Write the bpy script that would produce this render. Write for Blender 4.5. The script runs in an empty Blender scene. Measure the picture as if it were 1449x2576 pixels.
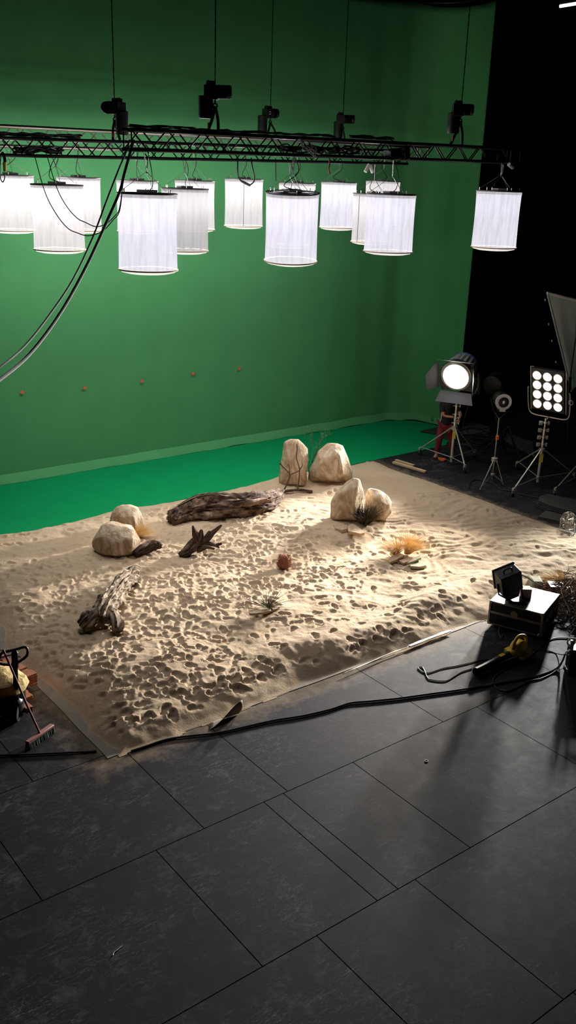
import bpy, bmesh, math, random
import numpy as np
from mathutils import Vector, Matrix, noise

random.seed(7)
rng = np.random.default_rng(11)
S = bpy.context.scene
COL = S.collection
PI = math.pi

# ------------------------------------------------------------------ camera
FPX, PITCH, ROLL, YAW = 2363.6, .34088, .033418, .66705
CX, CY, CAMH = 724.5, 1288.0, 6.2
_cp, _sp = math.cos(PITCH), math.sin(PITCH)
_F = Vector((0, _cp, -_sp)); _R0 = Vector((1, 0, 0)); _U0 = Vector((0, _sp, _cp))
_R = _R0*math.cos(ROLL) + _U0*math.sin(ROLL)
_U = -_R0*math.sin(ROLL) + _U0*math.cos(ROLL)
_Q = Matrix.Rotation(-YAW, 3, 'Z')
AF, AR, AU = _Q @ _F, _Q @ _R, _Q @ _U
CAM = Vector((0, 0, CAMH))
FH = Vector((AF.x, AF.y, 0)).normalized()        # horizontal viewing direction
RH = Vector((FH.y, -FH.x, 0))                    # horizontal right
UP = Vector((0, 0, 1))

def ray(x, y):
    return AF + AR*((x-CX)/FPX) - AU*((y-CY)/FPX)
def gp(x, y, z=0.0):                              # point of the photo on a level plane
    d = ray(x, y); return CAM + d*((z-CAMH)/d.z)
def onY(x, y, Y):                                 # point of the photo on a plane parallel to the screen
    d = ray(x, y); return CAM + d*(Y/d.y)
def onX(x, y, X):
    d = ray(x, y); return CAM + d*(X/d.x)
def dep(x, y, D):                                 # point of the photo at a distance along the view axis
    return CAM + ray(x, y)*D
def pd(x, y, P0, v=0.0):                          # on the upright plane facing the camera through P0 (+v behind)
    d = ray(x, y); k = Vector((FH.x, FH.y, 0))
    t = ((P0 - CAM).dot(k) + v)/d.dot(k); return CAM + d*t

cd = bpy.data.cameras.new('camera'); cam = bpy.data.objects.new('camera', cd); COL.objects.link(cam)
M = Matrix((AR, AU, -AF)).transposed().to_4x4(); M.translation = CAM
cam.matrix_world = M
cd.sensor_fit = 'VERTICAL'; cd.sensor_height = 36.0; cd.lens = 36.0*FPX/2576.0
cd.clip_end = 200
S.camera = cam
S.view_settings.view_transform = 'Standard'; S.view_settings.look = 'None'
S.view_settings.gamma = 1.0; S.view_settings.exposure = 0.0
w = bpy.data.worlds.new('world'); S.world = w; w.use_nodes = True
w.node_tree.nodes['Background'].inputs[0].default_value = (.6, .7, 1, 1)
w.node_tree.nodes['Background'].inputs[1].default_value = 0.0015

# ------------------------------------------------------------------ materials
def L(nt, a, b): nt.links.new(a, b)
def mat(name, col, rough=.6, metal=0., bump=0., bscale=20., var=0., vscale=6., stretch=None, trans=0., spec=None, coat=0.):
    m = bpy.data.materials.new(name); m.use_nodes = True
    nt = m.node_tree; b = nt.nodes['Principled BSDF']
    b.inputs['Base Color'].default_value = (*col, 1); b.inputs['Roughness'].default_value = rough
    b.inputs['Metallic'].default_value = metal
    if spec is not None: b.inputs['Specular IOR Level'].default_value = spec
    if trans: b.inputs['Transmission Weight'].default_value = trans
    if coat: b.inputs['Coat Weight'].default_value = coat
    tc = nt.nodes.new('ShaderNodeTexCoord'); src = tc.outputs['Object']
    if stretch:
        mp = nt.nodes.new('ShaderNodeMapping'); mp.inputs['Scale'].default_value = stretch
        L(nt, src, mp.inputs[0]); src = mp.outputs[0]
    if var:
        n = nt.nodes.new('ShaderNodeTexNoise'); n.inputs['Scale'].default_value = vscale; n.inputs['Detail'].default_value = 6
        L(nt, src, n.inputs['Vector'])
        r = nt.nodes.new('ShaderNodeValToRGB')
        r.color_ramp.elements[0].position = .3; r.color_ramp.elements[1].position = .7
        r.color_ramp.elements[0].color = (*[c*(1-var) for c in col], 1); r.color_ramp.elements[1].color = (*[min(1, c*(1+var)) for c in col], 1)
        L(nt, n.outputs[0], r.inputs[0]); L(nt, r.outputs[0], b.inputs['Base Color'])
    if bump:
        n = nt.nodes.new('ShaderNodeTexNoise'); n.inputs['Scale'].default_value = bscale; n.inputs['Detail'].default_value = 8
        L(nt, src, n.inputs['Vector'])
        bp = nt.nodes.new('ShaderNodeBump'); bp.inputs['Strength'].default_value = bump; bp.inputs['Distance'].default_value = .02
        L(nt, n.outputs[0], bp.inputs['Height']); L(nt, bp.outputs[0], b.inputs['Normal'])
    return m
def emit(name, col, st):
    m = bpy.data.materials.new(name); m.use_nodes = True; nt = m.node_tree
    nt.nodes.remove(nt.nodes['Principled BSDF'])
    e = nt.nodes.new('ShaderNodeEmission'); e.inputs[0].default_value = (*col, 1); e.inputs[1].default_value = st
    L(nt, e.outputs[0], nt.nodes['Material Output'].inputs[0]); return m

def floor_mat():
    m = mat('black stage boards', (.02, .02, .023), .55)
    nt = m.node_tree; b = nt.nodes['Principled BSDF']; N = nt.nodes.new
    tc = N('ShaderNodeTexCoord')
    n1 = N('ShaderNodeTexNoise'); n1.inputs['Scale'].default_value = 1.3; n1.inputs['Detail'].default_value = 9; n1.inputs['Roughness'].default_value = .7
    n2 = N('ShaderNodeTexNoise'); n2.inputs['Scale'].default_value = 5; n2.inputs['Detail'].default_value = 10; n2.inputs['Roughness'].default_value = .72; n2.inputs['Distortion'].default_value = .7
    # scratches: thin iso-lines of two stretched noises
    mps = []
    for rot, sc in ((.5, (1.2, 6, 1)), (2.0, (1.0, 7, 1)), (1.2, (.8, 5, 1))):
        mp = N('ShaderNodeMapping'); mp.inputs['Rotation'].default_value = (0, 0, rot); mp.inputs['Scale'].default_value = sc
        L(nt, tc.outputs['Object'], mp.inputs[0])
        nn = N('ShaderNodeTexNoise'); nn.inputs['Scale'].default_value = 3.0; nn.inputs['Detail'].default_value = 3; nn.inputs['Distortion'].default_value = .6
        L(nt, mp.outputs[0], nn.inputs['Vector'])
        s = N('ShaderNodeMath'); s.operation = 'SUBTRACT'; s.inputs[1].default_value = .5 + .04*rot/2; L(nt, nn.outputs[0], s.inputs[0])
        a = N('ShaderNodeMath'); a.operation = 'ABSOLUTE'; L(nt, s.outputs[0], a.inputs[0])
        r = N('ShaderNodeMapRange'); r.inputs[1].default_value = 0; r.inputs[2].default_value = .006; r.inputs[3].default_value = 1; r.inputs[4].default_value = 0
        L(nt, a.outputs[0], r.inputs[0]); mps.append(r.outputs[0])
    for n in (n1, n2): L(nt, tc.outputs['Object'], n.inputs['Vector'])
    g1 = N('ShaderNodeMapRange'); g1.inputs[1].default_value = .52; g1.inputs[2].default_value = .72; L(nt, n2.outputs[0], g1.inputs[0])
    ad = mps[0]
    for o in mps[1:]:
        a = N('ShaderNodeMath'); a.operation = 'MAXIMUM'; L(nt, ad, a.inputs[0]); L(nt, o, a.inputs[1]); ad = a.outputs[0]
    g3 = N('ShaderNodeMapRange'); g3.inputs[1].default_value = .45; g3.inputs[2].default_value = .62; L(nt, n1.outputs[0], g3.inputs[0])
    mu = N('ShaderNodeMath'); mu.operation = 'MULTIPLY'; L(nt, ad, mu.inputs[0]); L(nt, g3.outputs[0], mu.inputs[1])
    mu3 = N('ShaderNodeMath'); mu3.operation = 'MULTIPLY'; L(nt, mu.outputs[0], mu3.inputs[0]); mu3.inputs[1].default_value = 1.3
    mx = N('ShaderNodeMath'); mx.operation = 'MAXIMUM'
    pw = N('ShaderNodeMapRange'); pw.inputs[1].default_value = .40; pw.inputs[2].default_value = .62; pw.inputs[3].default_value = .12; pw.inputs[4].default_value = .7; L(nt, n1.outputs[0], pw.inputs[0])
    mu2 = N('ShaderNodeMath'); mu2.operation = 'MULTIPLY'; L(nt, g1.outputs[0], mu2.inputs[0]); L(nt, pw.outputs[0], mu2.inputs[1])
    L(nt, mu3.outputs[0], mx.inputs[0]); L(nt, mu2.outputs[0], mx.inputs[1])
    c = N('ShaderNodeMix'); c.data_type = 'RGBA'; c.inputs[6].default_value = (.0155, .0145, .0190, 1); c.inputs[7].default_value = (.13, .123, .14, 1)
    L(nt, mx.outputs[0], c.inputs[0])
    # sand dust trodden around the edge of the sand bed (distance to its rectangle)
    sp = N('ShaderNodeSeparateXYZ'); L(nt, tc.outputs['Object'], sp.inputs[0])
    def edge(o, c0, h):
        s = N('ShaderNodeMath'); s.operation = 'SUBTRACT'; s.inputs[1].default_value = c0; L(nt, o, s.inputs[0])
        a = N('ShaderNodeMath'); a.operation = 'ABSOLUTE'; L(nt, s.outputs[0], a.inputs[0])
        q = N('ShaderNodeMath'); q.operation = 'SUBTRACT'; q.inputs[1].default_value = h; L(nt, a.outputs[0], q.inputs[0]); return q.outputs[0]
    e1 = edge(sp.outputs[0], 9.3, 5.25); e2 = edge(sp.outputs[1], 11.86, 3.6)
    em = N('ShaderNodeMath'); em.operation = 'MAXIMUM'; L(nt, e1, em.inputs[0]); L(nt, e2, em.inputs[1])
    er = N('ShaderNodeMapRange'); er.inputs[1].default_value = 0; er.inputs[2].default_value = .75; er.inputs[3].default_value = .62; er.inputs[4].default_value = .0; L(nt, em.outputs[0], er.inputs[0])
    n4 = N('ShaderNodeTexNoise'); n4.inputs['Scale'].default_value = 5; n4.inputs['Detail'].default_value = 10; n4.inputs['Roughness'].default_value = .8; L(nt, tc.outputs['Object'], n4.inputs['Vector'])
    ds = N('ShaderNodeMath'); ds.operation = 'ADD'; L(nt, er.outputs[0], ds.inputs[0]); L(nt, n4.outputs[0], ds.inputs[1])
    dr = N('ShaderNodeMapRange'); dr.inputs[1].default_value = .82; dr.inputs[2].default_value = 1.25; dr.inputs[4].default_value = .7; L(nt, ds.outputs[0], dr.inputs[0])
    c2 = N('ShaderNodeMix'); c2.data_type = 'RGBA'; c2.inputs[7].default_value = (.33, .25, .16, 1)
    L(nt, c.outputs[2], c2.inputs[6]); L(nt, dr.outputs[0], c2.inputs[0]); L(nt, c2.outputs[2], b.inputs['Base Color'])
    rr = N('ShaderNodeMapRange'); rr.inputs[3].default_value = .50; rr.inputs[4].default_value = .80; L(nt, n2.outputs[0], rr.inputs[0]); L(nt, rr.outputs[0], b.inputs['Roughness'])
    b.inputs['Specular IOR Level'].default_value = .09
    bp = N('ShaderNodeBump'); bp.inputs['Strength'].default_value = .15; bp.inputs['Distance'].default_value = .01; L(nt, n2.outputs[0], bp.inputs['Height']); L(nt, bp.outputs[0], b.inputs['Normal'])
    return m

def sand_mat():
    m = mat('fine beige sand', (.50, .375, .25), .95, spec=.15)
    nt = m.node_tree; b = nt.nodes['Principled BSDF']; N = nt.nodes.new
    tc = N('ShaderNodeTexCoord')
    n1 = N('ShaderNodeTexNoise'); n1.inputs['Scale'].default_value = .9; n1.inputs['Detail'].default_value = 8
    n2 = N('ShaderNodeTexNoise'); n2.inputs['Scale'].default_value = 28; n2.inputs['Detail'].default_value = 8; n2.inputs['Roughness'].default_value = .7
    for n in (n1, n2): L(nt, tc.outputs['Object'], n.inputs['Vector'])
    r = N('ShaderNodeValToRGB'); r.color_ramp.elements[0].position = .3; r.color_ramp.elements[1].position = .7
    r.color_ramp.elements[0].color = (.47, .355, .24, 1); r.color_ramp.elements[1].color = (.56, .43, .30, 1)
    L(nt, n1.outputs[0], r.inputs[0]); L(nt, r.outputs[0], b.inputs['Base Color'])
    bp = N('ShaderNodeBump'); bp.inputs['Strength'].default_value = .5; bp.inputs['Distance'].default_value = .03
    L(nt, n2.outputs[0], bp.inputs['Height']); L(nt, bp.outputs[0], b.inputs['Normal'])
    return m

def rock_mat():
    m = mat('painted plaster rock', (.55, .42, .29), .85, spec=.2)
    nt = m.node_tree; b = nt.nodes['Principled BSDF']; N = nt.nodes.new
    tc = N('ShaderNodeTexCoord')
    mp = N('ShaderNodeMapping'); mp.inputs['Scale'].default_value = (1, 1, .6); mp.inputs['Rotation'].default_value = (.5, .3, 0); L(nt, tc.outputs['Object'], mp.inputs[0])
    n1 = N('ShaderNodeTexNoise'); n1.inputs['Scale'].default_value = 4.5; n1.inputs['Detail'].default_value = 9; n1.inputs['Distortion'].default_value = 1.6
    n2 = N('ShaderNodeTexNoise'); n2.inputs['Scale'].default_value = 16; n2.inputs['Detail'].default_value = 8; n2.inputs['Distortion'].default_value = 1.
    for n in (n1, n2): L(nt, mp.outputs[0], n.inputs['Vector'])
    r = N('ShaderNodeValToRGB'); e = r.color_ramp.elements
    e[0].position = .36; e[0].color = (.36, .245, .15, 1); e[1].position = .68; e[1].color = (.66, .56, .44, 1)
    k = e.new(.5); k.color = (.53, .41, .285, 1)
    L(nt, n1.outputs[0], r.inputs[0]); L(nt, r.outputs[0], b.inputs['Base Color'])
    bp = N('ShaderNodeBump'); bp.inputs['Strength'].default_value = .5; bp.inputs['Distance'].default_value = .05
    L(nt, n2.outputs[0], bp.inputs['Height']); L(nt, bp.outputs[0], b.inputs['Normal'])
    return m

def wood_mat(name, dark, light, sc=5.):
    m = mat(name, dark, .85, spec=.2)
    nt = m.node_tree; b = nt.nodes['Principled BSDF']; N = nt.nodes.new
    tc = N('ShaderNodeTexCoord')
    n1 = N('ShaderNodeTexNoise'); n1.inputs['Scale'].default_value = sc; n1.inputs['Detail'].default_value = 9; n1.inputs['Roughness'].default_value = .7
    n2 = N('ShaderNodeTexNoise'); n2.inputs['Scale'].default_value = sc*5; n2.inputs['Detail'].default_value = 8
    for n in (n1, n2): L(nt, tc.outputs['UV'], n.inputs['Vector'])
    r = N('ShaderNodeValToRGB'); e = r.color_ramp.elements
    e[0].position = .42; e[0].color = (*dark, 1); e[1].position = .66; e[1].color = (*light, 1)
    L(nt, n1.outputs[0], r.inputs[0]); L(nt, r.outputs[0], b.inputs['Base Color'])
    ad = N('ShaderNodeMath'); ad.operation = 'ADD'; L(nt, n1.outputs[0], ad.inputs[0]); L(nt, n2.outputs[0], ad.inputs[1])
    bp = N('ShaderNodeBump'); bp.inputs['Strength'].default_value = .9; bp.inputs['Distance'].default_value = .03
    L(nt, ad.outputs[0], bp.inputs['Height']); L(nt, bp.outputs[0], b.inputs['Normal'])
    return m

def silk_mat(name, tint, em, tp, fold=True, dens=.05):
    # thin white silk: lets part of the lamp light straight through, scatters the rest
    m = bpy.data.materials.new(name); m.use_nodes = True; nt = m.node_tree; N = nt.nodes.new
    nt.nodes.remove(nt.nodes['Principled BSDF'])
    t = N('ShaderNodeBsdfTransparent'); t.inputs[0].default_value = (*tint, 1); dn = tuple(c*dens for c in tint)
    tl = N('ShaderNodeBsdfTranslucent'); tl.inputs[0].default_value = (*dn, 1)
    d = N('ShaderNodeBsdfDiffuse'); d.inputs[0].default_value = (*dn, 1)
    e = N('ShaderNodeEmission'); e.inputs[0].default_value = (*tint, 1); e.inputs[1].default_value = em
    a = N('ShaderNodeMixShader'); a.inputs[0].default_value = .5; L(nt, tl.outputs[0], a.inputs[1]); L(nt, d.outputs[0], a.inputs[2])
    ad = N('ShaderNodeAddShader'); L(nt, a.outputs[0], ad.inputs[0]); L(nt, e.outputs[0], ad.inputs[1])
    mx = N('ShaderNodeMixShader'); mx.inputs[0].default_value = tp; L(nt, ad.outputs[0], mx.inputs[1]); L(nt, t.outputs[0], mx.inputs[2])
    L(nt, mx.outputs[0], nt.nodes['Material Output'].inputs[0])
    if fold:
        tc = N('ShaderNodeTexCoord'); mp = N('ShaderNodeMapping'); mp.inputs['Scale'].default_value = (9, 9, 1.2); L(nt, tc.outputs['Object'], mp.inputs[0])
        n = N('ShaderNodeTexNoise'); n.inputs['Scale'].default_value = 2.2; n.inputs['Detail'].default_value = 5; L(nt, mp.outputs[0], n.inputs['Vector'])
        bp = N('ShaderNodeBump'); bp.inputs['Strength'].default_value = .6; bp.inputs['Distance'].default_value = .03; L(nt, n.outputs[0], bp.inputs['Height'])
        L(nt, bp.outputs[0], tl.inputs['Normal']); L(nt, bp.outputs[0], d.inputs['Normal'])
        r = N('ShaderNodeValToRGB'); r.color_ramp.elements[0].position = .35; r.color_ramp.elements[1].position = .6
        r.color_ramp.elements[0].color = (*[c*.8 for c in tint], 1); r.color_ramp.elements[1].color = (*tint, 1)
        L(nt, n.outputs[0], r.inputs[0]); L(nt, r.outputs[0], e.inputs[0])
    return m

MT = dict(
 floor=floor_mat(), sand=sand_mat(), rock=rock_mat(),
 under=mat('dark joint', (.004, .004, .004), .9),
 green=mat('chroma green cloth', (.085, .335, .13), .85, bump=.12, bscale=3, var=.05, vscale=1.2, spec=.1),
 gfloor=mat('chroma green floor', (.0, .25, .085), .6, var=.06, vscale=2, spec=.15),
 red=mat('red tape', (.92, .11, .08), .6),
 tarp=mat('grey groundsheet', (.27, .23, .18), .75, bump=.3, bscale=6, var=.2, vscale=5),
 tape=mat('white edge tape', (.55, .53, .50), .6, bump=.3, bscale=15),
 black=mat('black plastic', (.007, .007, .0075), .5), blackm=mat('black metal', (.010, .010, .011), .38, .5),
 rubber=mat('black cable rubber', (.012, .012, .012), .55), drape=mat('black drape', (.0015, .0015, .0015), .95, spec=0.),
 alu=mat('bright aluminium', (.62, .60, .56), .33, 1.), steel=mat('chrome steel', (.68, .65, .60), .34, .65), dsteel=mat('dull steel', (.32, .30, .28), .4, 1.),
 ribs=mat('ribbed silver housing', (.55, .54, .53), .32, .55), galv=mat('galvanised tube', (.45, .43, .40), .45, .6),
 grey=mat('grey metal', (.14, .14, .145), .45, .3), dgrey=mat('dark grey metal', (.045, .045, .05), .45, .3),
 lamprim=mat('pale grey ring', (.42, .42, .43), .5), lensoff=mat('unlit lens glass', (.35, .35, .34), .15, spec=.8),
 blue=mat('blue rear cover', (.03, .09, .33), .5), yellow=mat('yellow plastic', (.78, .52, .03), .45), ytag=mat('yellow sticker', (.62, .55, .05), .6),
 white=mat('white plastic', (.75, .75, .73), .5), orange=mat('orange plastic', (.75, .16, .03), .55),
 hem=mat('beige hem tape', (.72, .60, .42), .7), ringm=mat('lamp ring metal', (.28, .28, .29), .5, .5),
 brush=mat('green bristles', (.01, .06, .035), .7), broomw=mat('red brown wood', (.30, .12, .11), .5), pine=mat('pale pine', (.55, .38, .22), .7, var=.15, vscale=10, bump=.2),
 plank=mat('orange brown plank', (.34, .12, .045), .7, var=.25, vscale=8, bump=.2), straw=mat('straw sack', (.55, .40, .16), .9, bump=.8, bscale=18, var=.3, vscale=14),
 gold=mat('golden grass', (.66, .44, .17), .7, var=.25, vscale=9), goldp=mat('pale straw grass', (.68, .46, .18), .7, var=.25, vscale=9), darkg=mat('dark spiky grass', (.05, .04, .016), .75, var=.5, vscale=14), olive=mat('dry olive grass', (.12, .095, .04), .75, var=.4, vscale=12),
 twigl=mat('brown cut twigs', (.17, .105, .065), .85, var=.5, vscale=8), twig=mat('dark twig bark', (.075, .045, .03), .85), leaf=mat('sparse green leaves', (.10, .16, .04), .7), thorn=mat('red brown dry scrub', (.30, .12, .07), .85, var=.3, vscale=15),
 slab=mat('flat sandstone', (.46, .34, .22), .85, bump=.4, bscale=14, var=.2, vscale=6), slabg=mat('grey green flagstone', (.40, .38, .26), .85, bump=.4, bscale=14, var=.2, vscale=6),
 log=wood_mat('weathered driftwood', (.045, .027, .02), (.36, .25, .18), 8.), bark=wood_mat('flaking pale bark', (.05, .028, .018), (.72, .58, .42), 13.), dark=wood_mat('dark driftwood', (.035, .022, .018), (.26, .17, .115), 9.),
 silk=silk_mat('lit lamp silk', (.92, .89, .98), .95, .30), silkw=silk_mat('lit lamp silk warm', (.97, .92, .93), .78, .30), silkg=silk_mat('lit lamp silk dim', (.93, .90, .91), .52, .22),
 diff=silk_mat('lamp bottom diffuser', (1, .97, .92), .9, .45, False),
 frame=silk_mat('white diffusion cloth', (.85, .87, .85), .0, .12, False, 1.0),
 lens=emit('burning daylight lens', (1., 1., 1.), 12.), bulb=emit('burning tungsten bulb', (1., .93, .80), 9.), tube=emit('fluorescent tube', (.95, 1, 1), 3.), bulbd=emit('bulb core', (1, .9, .7), 3.),
 skin=mat('skin', (.55, .27, .19), .55), shirt=mat('black cotton', (.008, .008, .009), .9), trousers=mat('dark red cotton', (.20, .012, .022), .85, bump=.3, bscale=12), hair=mat('dark hair', (.02, .014, .01), .7), shoe=mat('pale shoe', (.5, .42, .34), .6),
 casetop=mat('worn silver case lid', (.23, .22, .25), .55, .05, bump=.15, bscale=9, var=.15, vscale=7), caseside=mat('black laminate', (.008, .008, .009), .4), edge=mat('aluminium edging', (.40, .38, .33), .4, .9),
 fanm=mat('fan guard wire', (.62, .58, .5), .3, 1.), cloth=mat('folded dark cloth', (.028, .023, .023), .6, bump=.4, bscale=6),
 wedge=mat('raw wood wedge', (.35, .22, .17), .7), sticker=mat('tan sticker', (.35, .24, .13), .7), redp=mat('red plastic', (.35, .01, .012), .5),
)

# ------------------------------------------------------------------ mesh building
def V(*a): return Vector(a)
class MB:
    def __init__(s): s.v = []; s.f = []; s.uv = None
    def add(s, vs, fs):
        o = len(s.v); s.v += [tuple(p) for p in vs]; s.f += [tuple(o+i for i in f) for f in fs]; return s
    def box(s, c, size, rot=None, taper=1.):
        hx, hy, hz = [k/2 for k in size]; c = Vector(c)
        R = rot if rot is not None else Matrix.Identity(3)
        vs = []
        for z in (-hz, hz):
            t = taper if z > 0 else 1
            for x, y in ((-hx, -hy), (hx, -hy), (hx, hy), (-hx, hy)): vs.append(c + R @ Vector((x*t, y*t, z)))
        return s.add(vs, [(3, 2, 1, 0), (4, 5, 6, 7), (0, 1, 5, 4), (1, 2, 6, 5), (2, 3, 7, 6), (3, 0, 4, 7)])
    def tube(s, pts, r, n=8, cap=True):
        pts = [Vector(p) for p in pts]; m = len(pts)
        rs = r if isinstance(r, (list, tuple)) else [r]*m
        up = None; vs = []
        for i, p in enumerate(pts):
            t = (pts[min(i+1, m-1)] - pts[max(i-1, 0)])
            if t.length < 1e-9: t = Vector((0, 0, 1))
            t.normalize()
            if up is None:
                a = Vector((0, 0, 1)) if abs(t.z) < .9 else Vector((1, 0, 0)); up = (a - t*a.dot(t)).normalized()
            else:
                up = up - t*up.dot(t)
                up = up.normalized() if up.length > 1e-6 else t.orthogonal().normalized()
            b = t.cross(up)
            for k in range(n):
                a = 2*PI*k/n; vs.append(p + (up*math.cos(a) + b*math.sin(a))*rs[i])
        fs = [(i*n+k, i*n+(k+1) % n, (i+1)*n+(k+1) % n, (i+1)*n+k) for i in range(m-1) for k in range(n)]
        if cap: fs += [tuple(range(n-1, -1, -1)), tuple((m-1)*n+k for k in range(n))]
        return s.add(vs, fs)
    def lathe(s, prof, c, axis=UP, n=32, cap=True):          # prof = [(radius, height along axis)]
        axis = Vector(axis).normalized(); u = axis.orthogonal().normalized(); b = axis.cross(u); c = Vector(c)
        vs = []
        for r, h in prof:
            for k in range(n):
                a = 2*PI*k/n; vs.append(c + axis*h + (u*math.cos(a) + b*math.sin(a))*r)
        m = len(prof)
        fs = [(i*n+k, i*n+(k+1) % n, (i+1)*n+(k+1) % n, (i+1)*n+k) for i in range(m-1) for k in range(n)]
        if cap: fs += [tuple(range(n-1, -1, -1)), tuple((m-1)*n+k for k in range(n))]
        return s.add(vs, fs)
    def prism(s, poly, d):                                   # extrude a 3-D polygon by vector d
        n = len(poly); d = Vector(d); vs = [Vector(p) for p in poly] + [Vector(p)+d for p in poly]
        return s.add(vs, [tuple(range(n-1, -1, -1)), tuple(range(n, 2*n))] + [(i, (i+1) % n, n+(i+1) % n, n+i) for i in range(n)])
    def torus(s, c, R, r, axis=UP, n=40, m=8):
        axis = Vector(axis).normalized(); u = axis.orthogonal().normalized(); b = axis.cross(u); c = Vector(c); vs = []
        for i in range(n):
            a = 2*PI*i/n; d = u*math.cos(a) + b*math.sin(a)
            for k in range(m):
                q = 2*PI*k/m; vs.append(c + d*(R + r*math.cos(q)) + axis*(r*math.sin(q)))
        return s.add(vs, [(i*m+k, ((i+1) % n)*m+k, ((i+1) % n)*m+(k+1) % m, i*m+(k+1) % m) for i in range(n) for k in range(m)])
    def grid(s, P):                                          # P[i][j] points
        a, b = len(P), len(P[0]); vs = [p for r in P for p in r]
        return s.add(vs, [(i*b+j, i*b+j+1, (i+1)*b+j+1, (i+1)*b+j) for i in range(a-1) for j in range(b-1)])
    def build(s, name, m, parent=None, smooth=True, ang=40, local=False, bevel=0., solid=0., sub=0):
        me = bpy.data.meshes.new(name)
        off = Vector((0, 0, 0))
        if parent is not None and not local: off = world_loc(parent)
        me.from_pydata([Vector(p)-off for p in s.v], [], s.f); me.update()
        if s.uv is not None:
            ul = me.uv_layers.new(name='UVMap')
            for lp in me.loops: ul.data[lp.index].uv = s.uv[lp.vertex_index]
        mats = m if isinstance(m, (list, tuple)) else [m]
        for k in mats: me.materials.append(MT[k] if isinstance(k, str) else k)
        o = bpy.data.objects.new(name, me); COL.objects.link(o)
        if parent is not None: o.parent = parent
        bm = bmesh.new(); bm.from_mesh(me); bmesh.ops.recalc_face_normals(bm, faces=bm.faces); bm.to_mesh(me); bm.free()
        if smooth:
            me.polygons.foreach_set('use_smooth', [True]*len(me.polygons))
            try: me.set_sharp_from_angle(angle=math.radians(ang))
            except Exception: pass
        if solid:
            md = o.modifiers.new('thickness', 'SOLIDIFY'); md.thickness = solid; md.offset = 0
        if bevel:
            md = o.modifiers.new('bevel', 'BEVEL'); md.width = bevel; md.segments = 2; md.limit_method = 'ANGLE'
        if sub:
            md = o.modifiers.new('sub', 'SUBSURF'); md.levels = sub; md.render_levels = sub
        return o
def world_loc(o):
    l = Vector((0, 0, 0))
    while o is not None: l += o.location; o = o.parent
    return l
def tag(o, label=None, cat=None, group=None, kind=None):
    if label: o['label'] = label
    if cat: o['category'] = cat
    if group: o['group'] = group
    if kind: o['kind'] = kind
    return o
def thing(name, label, cat, loc, group=None):
    o = bpy.data.objects.new(name, None); COL.objects.link(o); o.location = loc; o.empty_display_size = .1
    return tag(o, label, cat, group)
def spline(pts, k=8):                                       # Catmull-Rom
    pts = [Vector(p) for p in pts]; out = []
    for i in range(len(pts)-1):
        p0, p1, p2, p3 = pts[max(i-1, 0)], pts[i], pts[i+1], pts[min(i+2, len(pts)-1)]
        for j in range(k):
            t = j/k
            out.append(.5*((2*p1) + (p2-p0)*t + (2*p0-5*p1+4*p2-p3)*t*t + (3*p1-p0-3*p2+p3)*t**3))
    out.append(pts[-1]); return out
def look(d, up=UP):                                         # matrix whose -Y column looks along d (Y = backwards), Z up-ish
    y = -Vector(d).normalized(); x = y.cross(Vector(up)).normalized(); z = x.cross(y)
    return Matrix((x, y, z)).transposed()

# ------------------------------------------------------------------ room
rows = [-3.2, -.35, 1.40, 3.16, 4.86, 6.625, 8.34, 10.1, 11.9, 13.7, 15.5, 17.3, 19.1, 22.5]
cuts = {2: [1.2, 3.0, 5.62, 8.0, 10.5, 13.5], 3: [2.1, 4.30, 5.50, 8.05, 9.6, 12.0, 14.5], 4: [1.4, 3.72, 5.02, 5.28, 6.27, 8.35, 10.6, 13.0, 15.6], 5: [2.55, 4.28, 5.34, 7.74, 9.9, 12.3, 14.8, 17.2], 6: [1.6, 3.2, 5.8, 8.3, 10.3, 12.7, 15.3, 17.8]}
b = MB()
for i in range(len(rows)-1):
    xs = [-4.] + cuts.get(i, [1. + (i % 2)*1.2 + 2.45*k for k in range(10)]) + [26.]
    xs = sorted(xs)
    for x0, x1 in zip(xs[:-1], xs[1:]):
        g_ = .010
        b.box(((x0+x1)/2, (rows[i]+rows[i+1])/2, -.01), (x1-x0-g_, rows[i+1]-rows[i]-g_, .02))
tag(b.build('floor', 'floor', smooth=False), kind='structure')
tag(MB().box((11, 9.65, -.06), (30, 25.7, .08)).build('floor_base', 'under', smooth=False), kind='structure')
tag(MB().box((11, 9.65, 13.1), (30, 25.7, .2)).build('ceiling', 'drape', smooth=False), kind='structure')
tag(MB().box((26.1, 9.65, 6.5), (.2, 25.7, 13)).build('wall_right', 'drape', smooth=False), kind='structure')
tag(MB().box((11, 22.6, 6.5), (30, .2, 13)).build('wall_back', 'drape', smooth=False), kind='structure')
tag(MB().box((-4.1, 9.65, 6.5), (.2, 25.7, 13)).build('wall_left', 'drape', smooth=False), kind='structure')
tag(MB().box((11, -3.3, 6.5), (30, .2, 13)).build('wall_front', 'drape', smooth=False), kind='structure')

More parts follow.
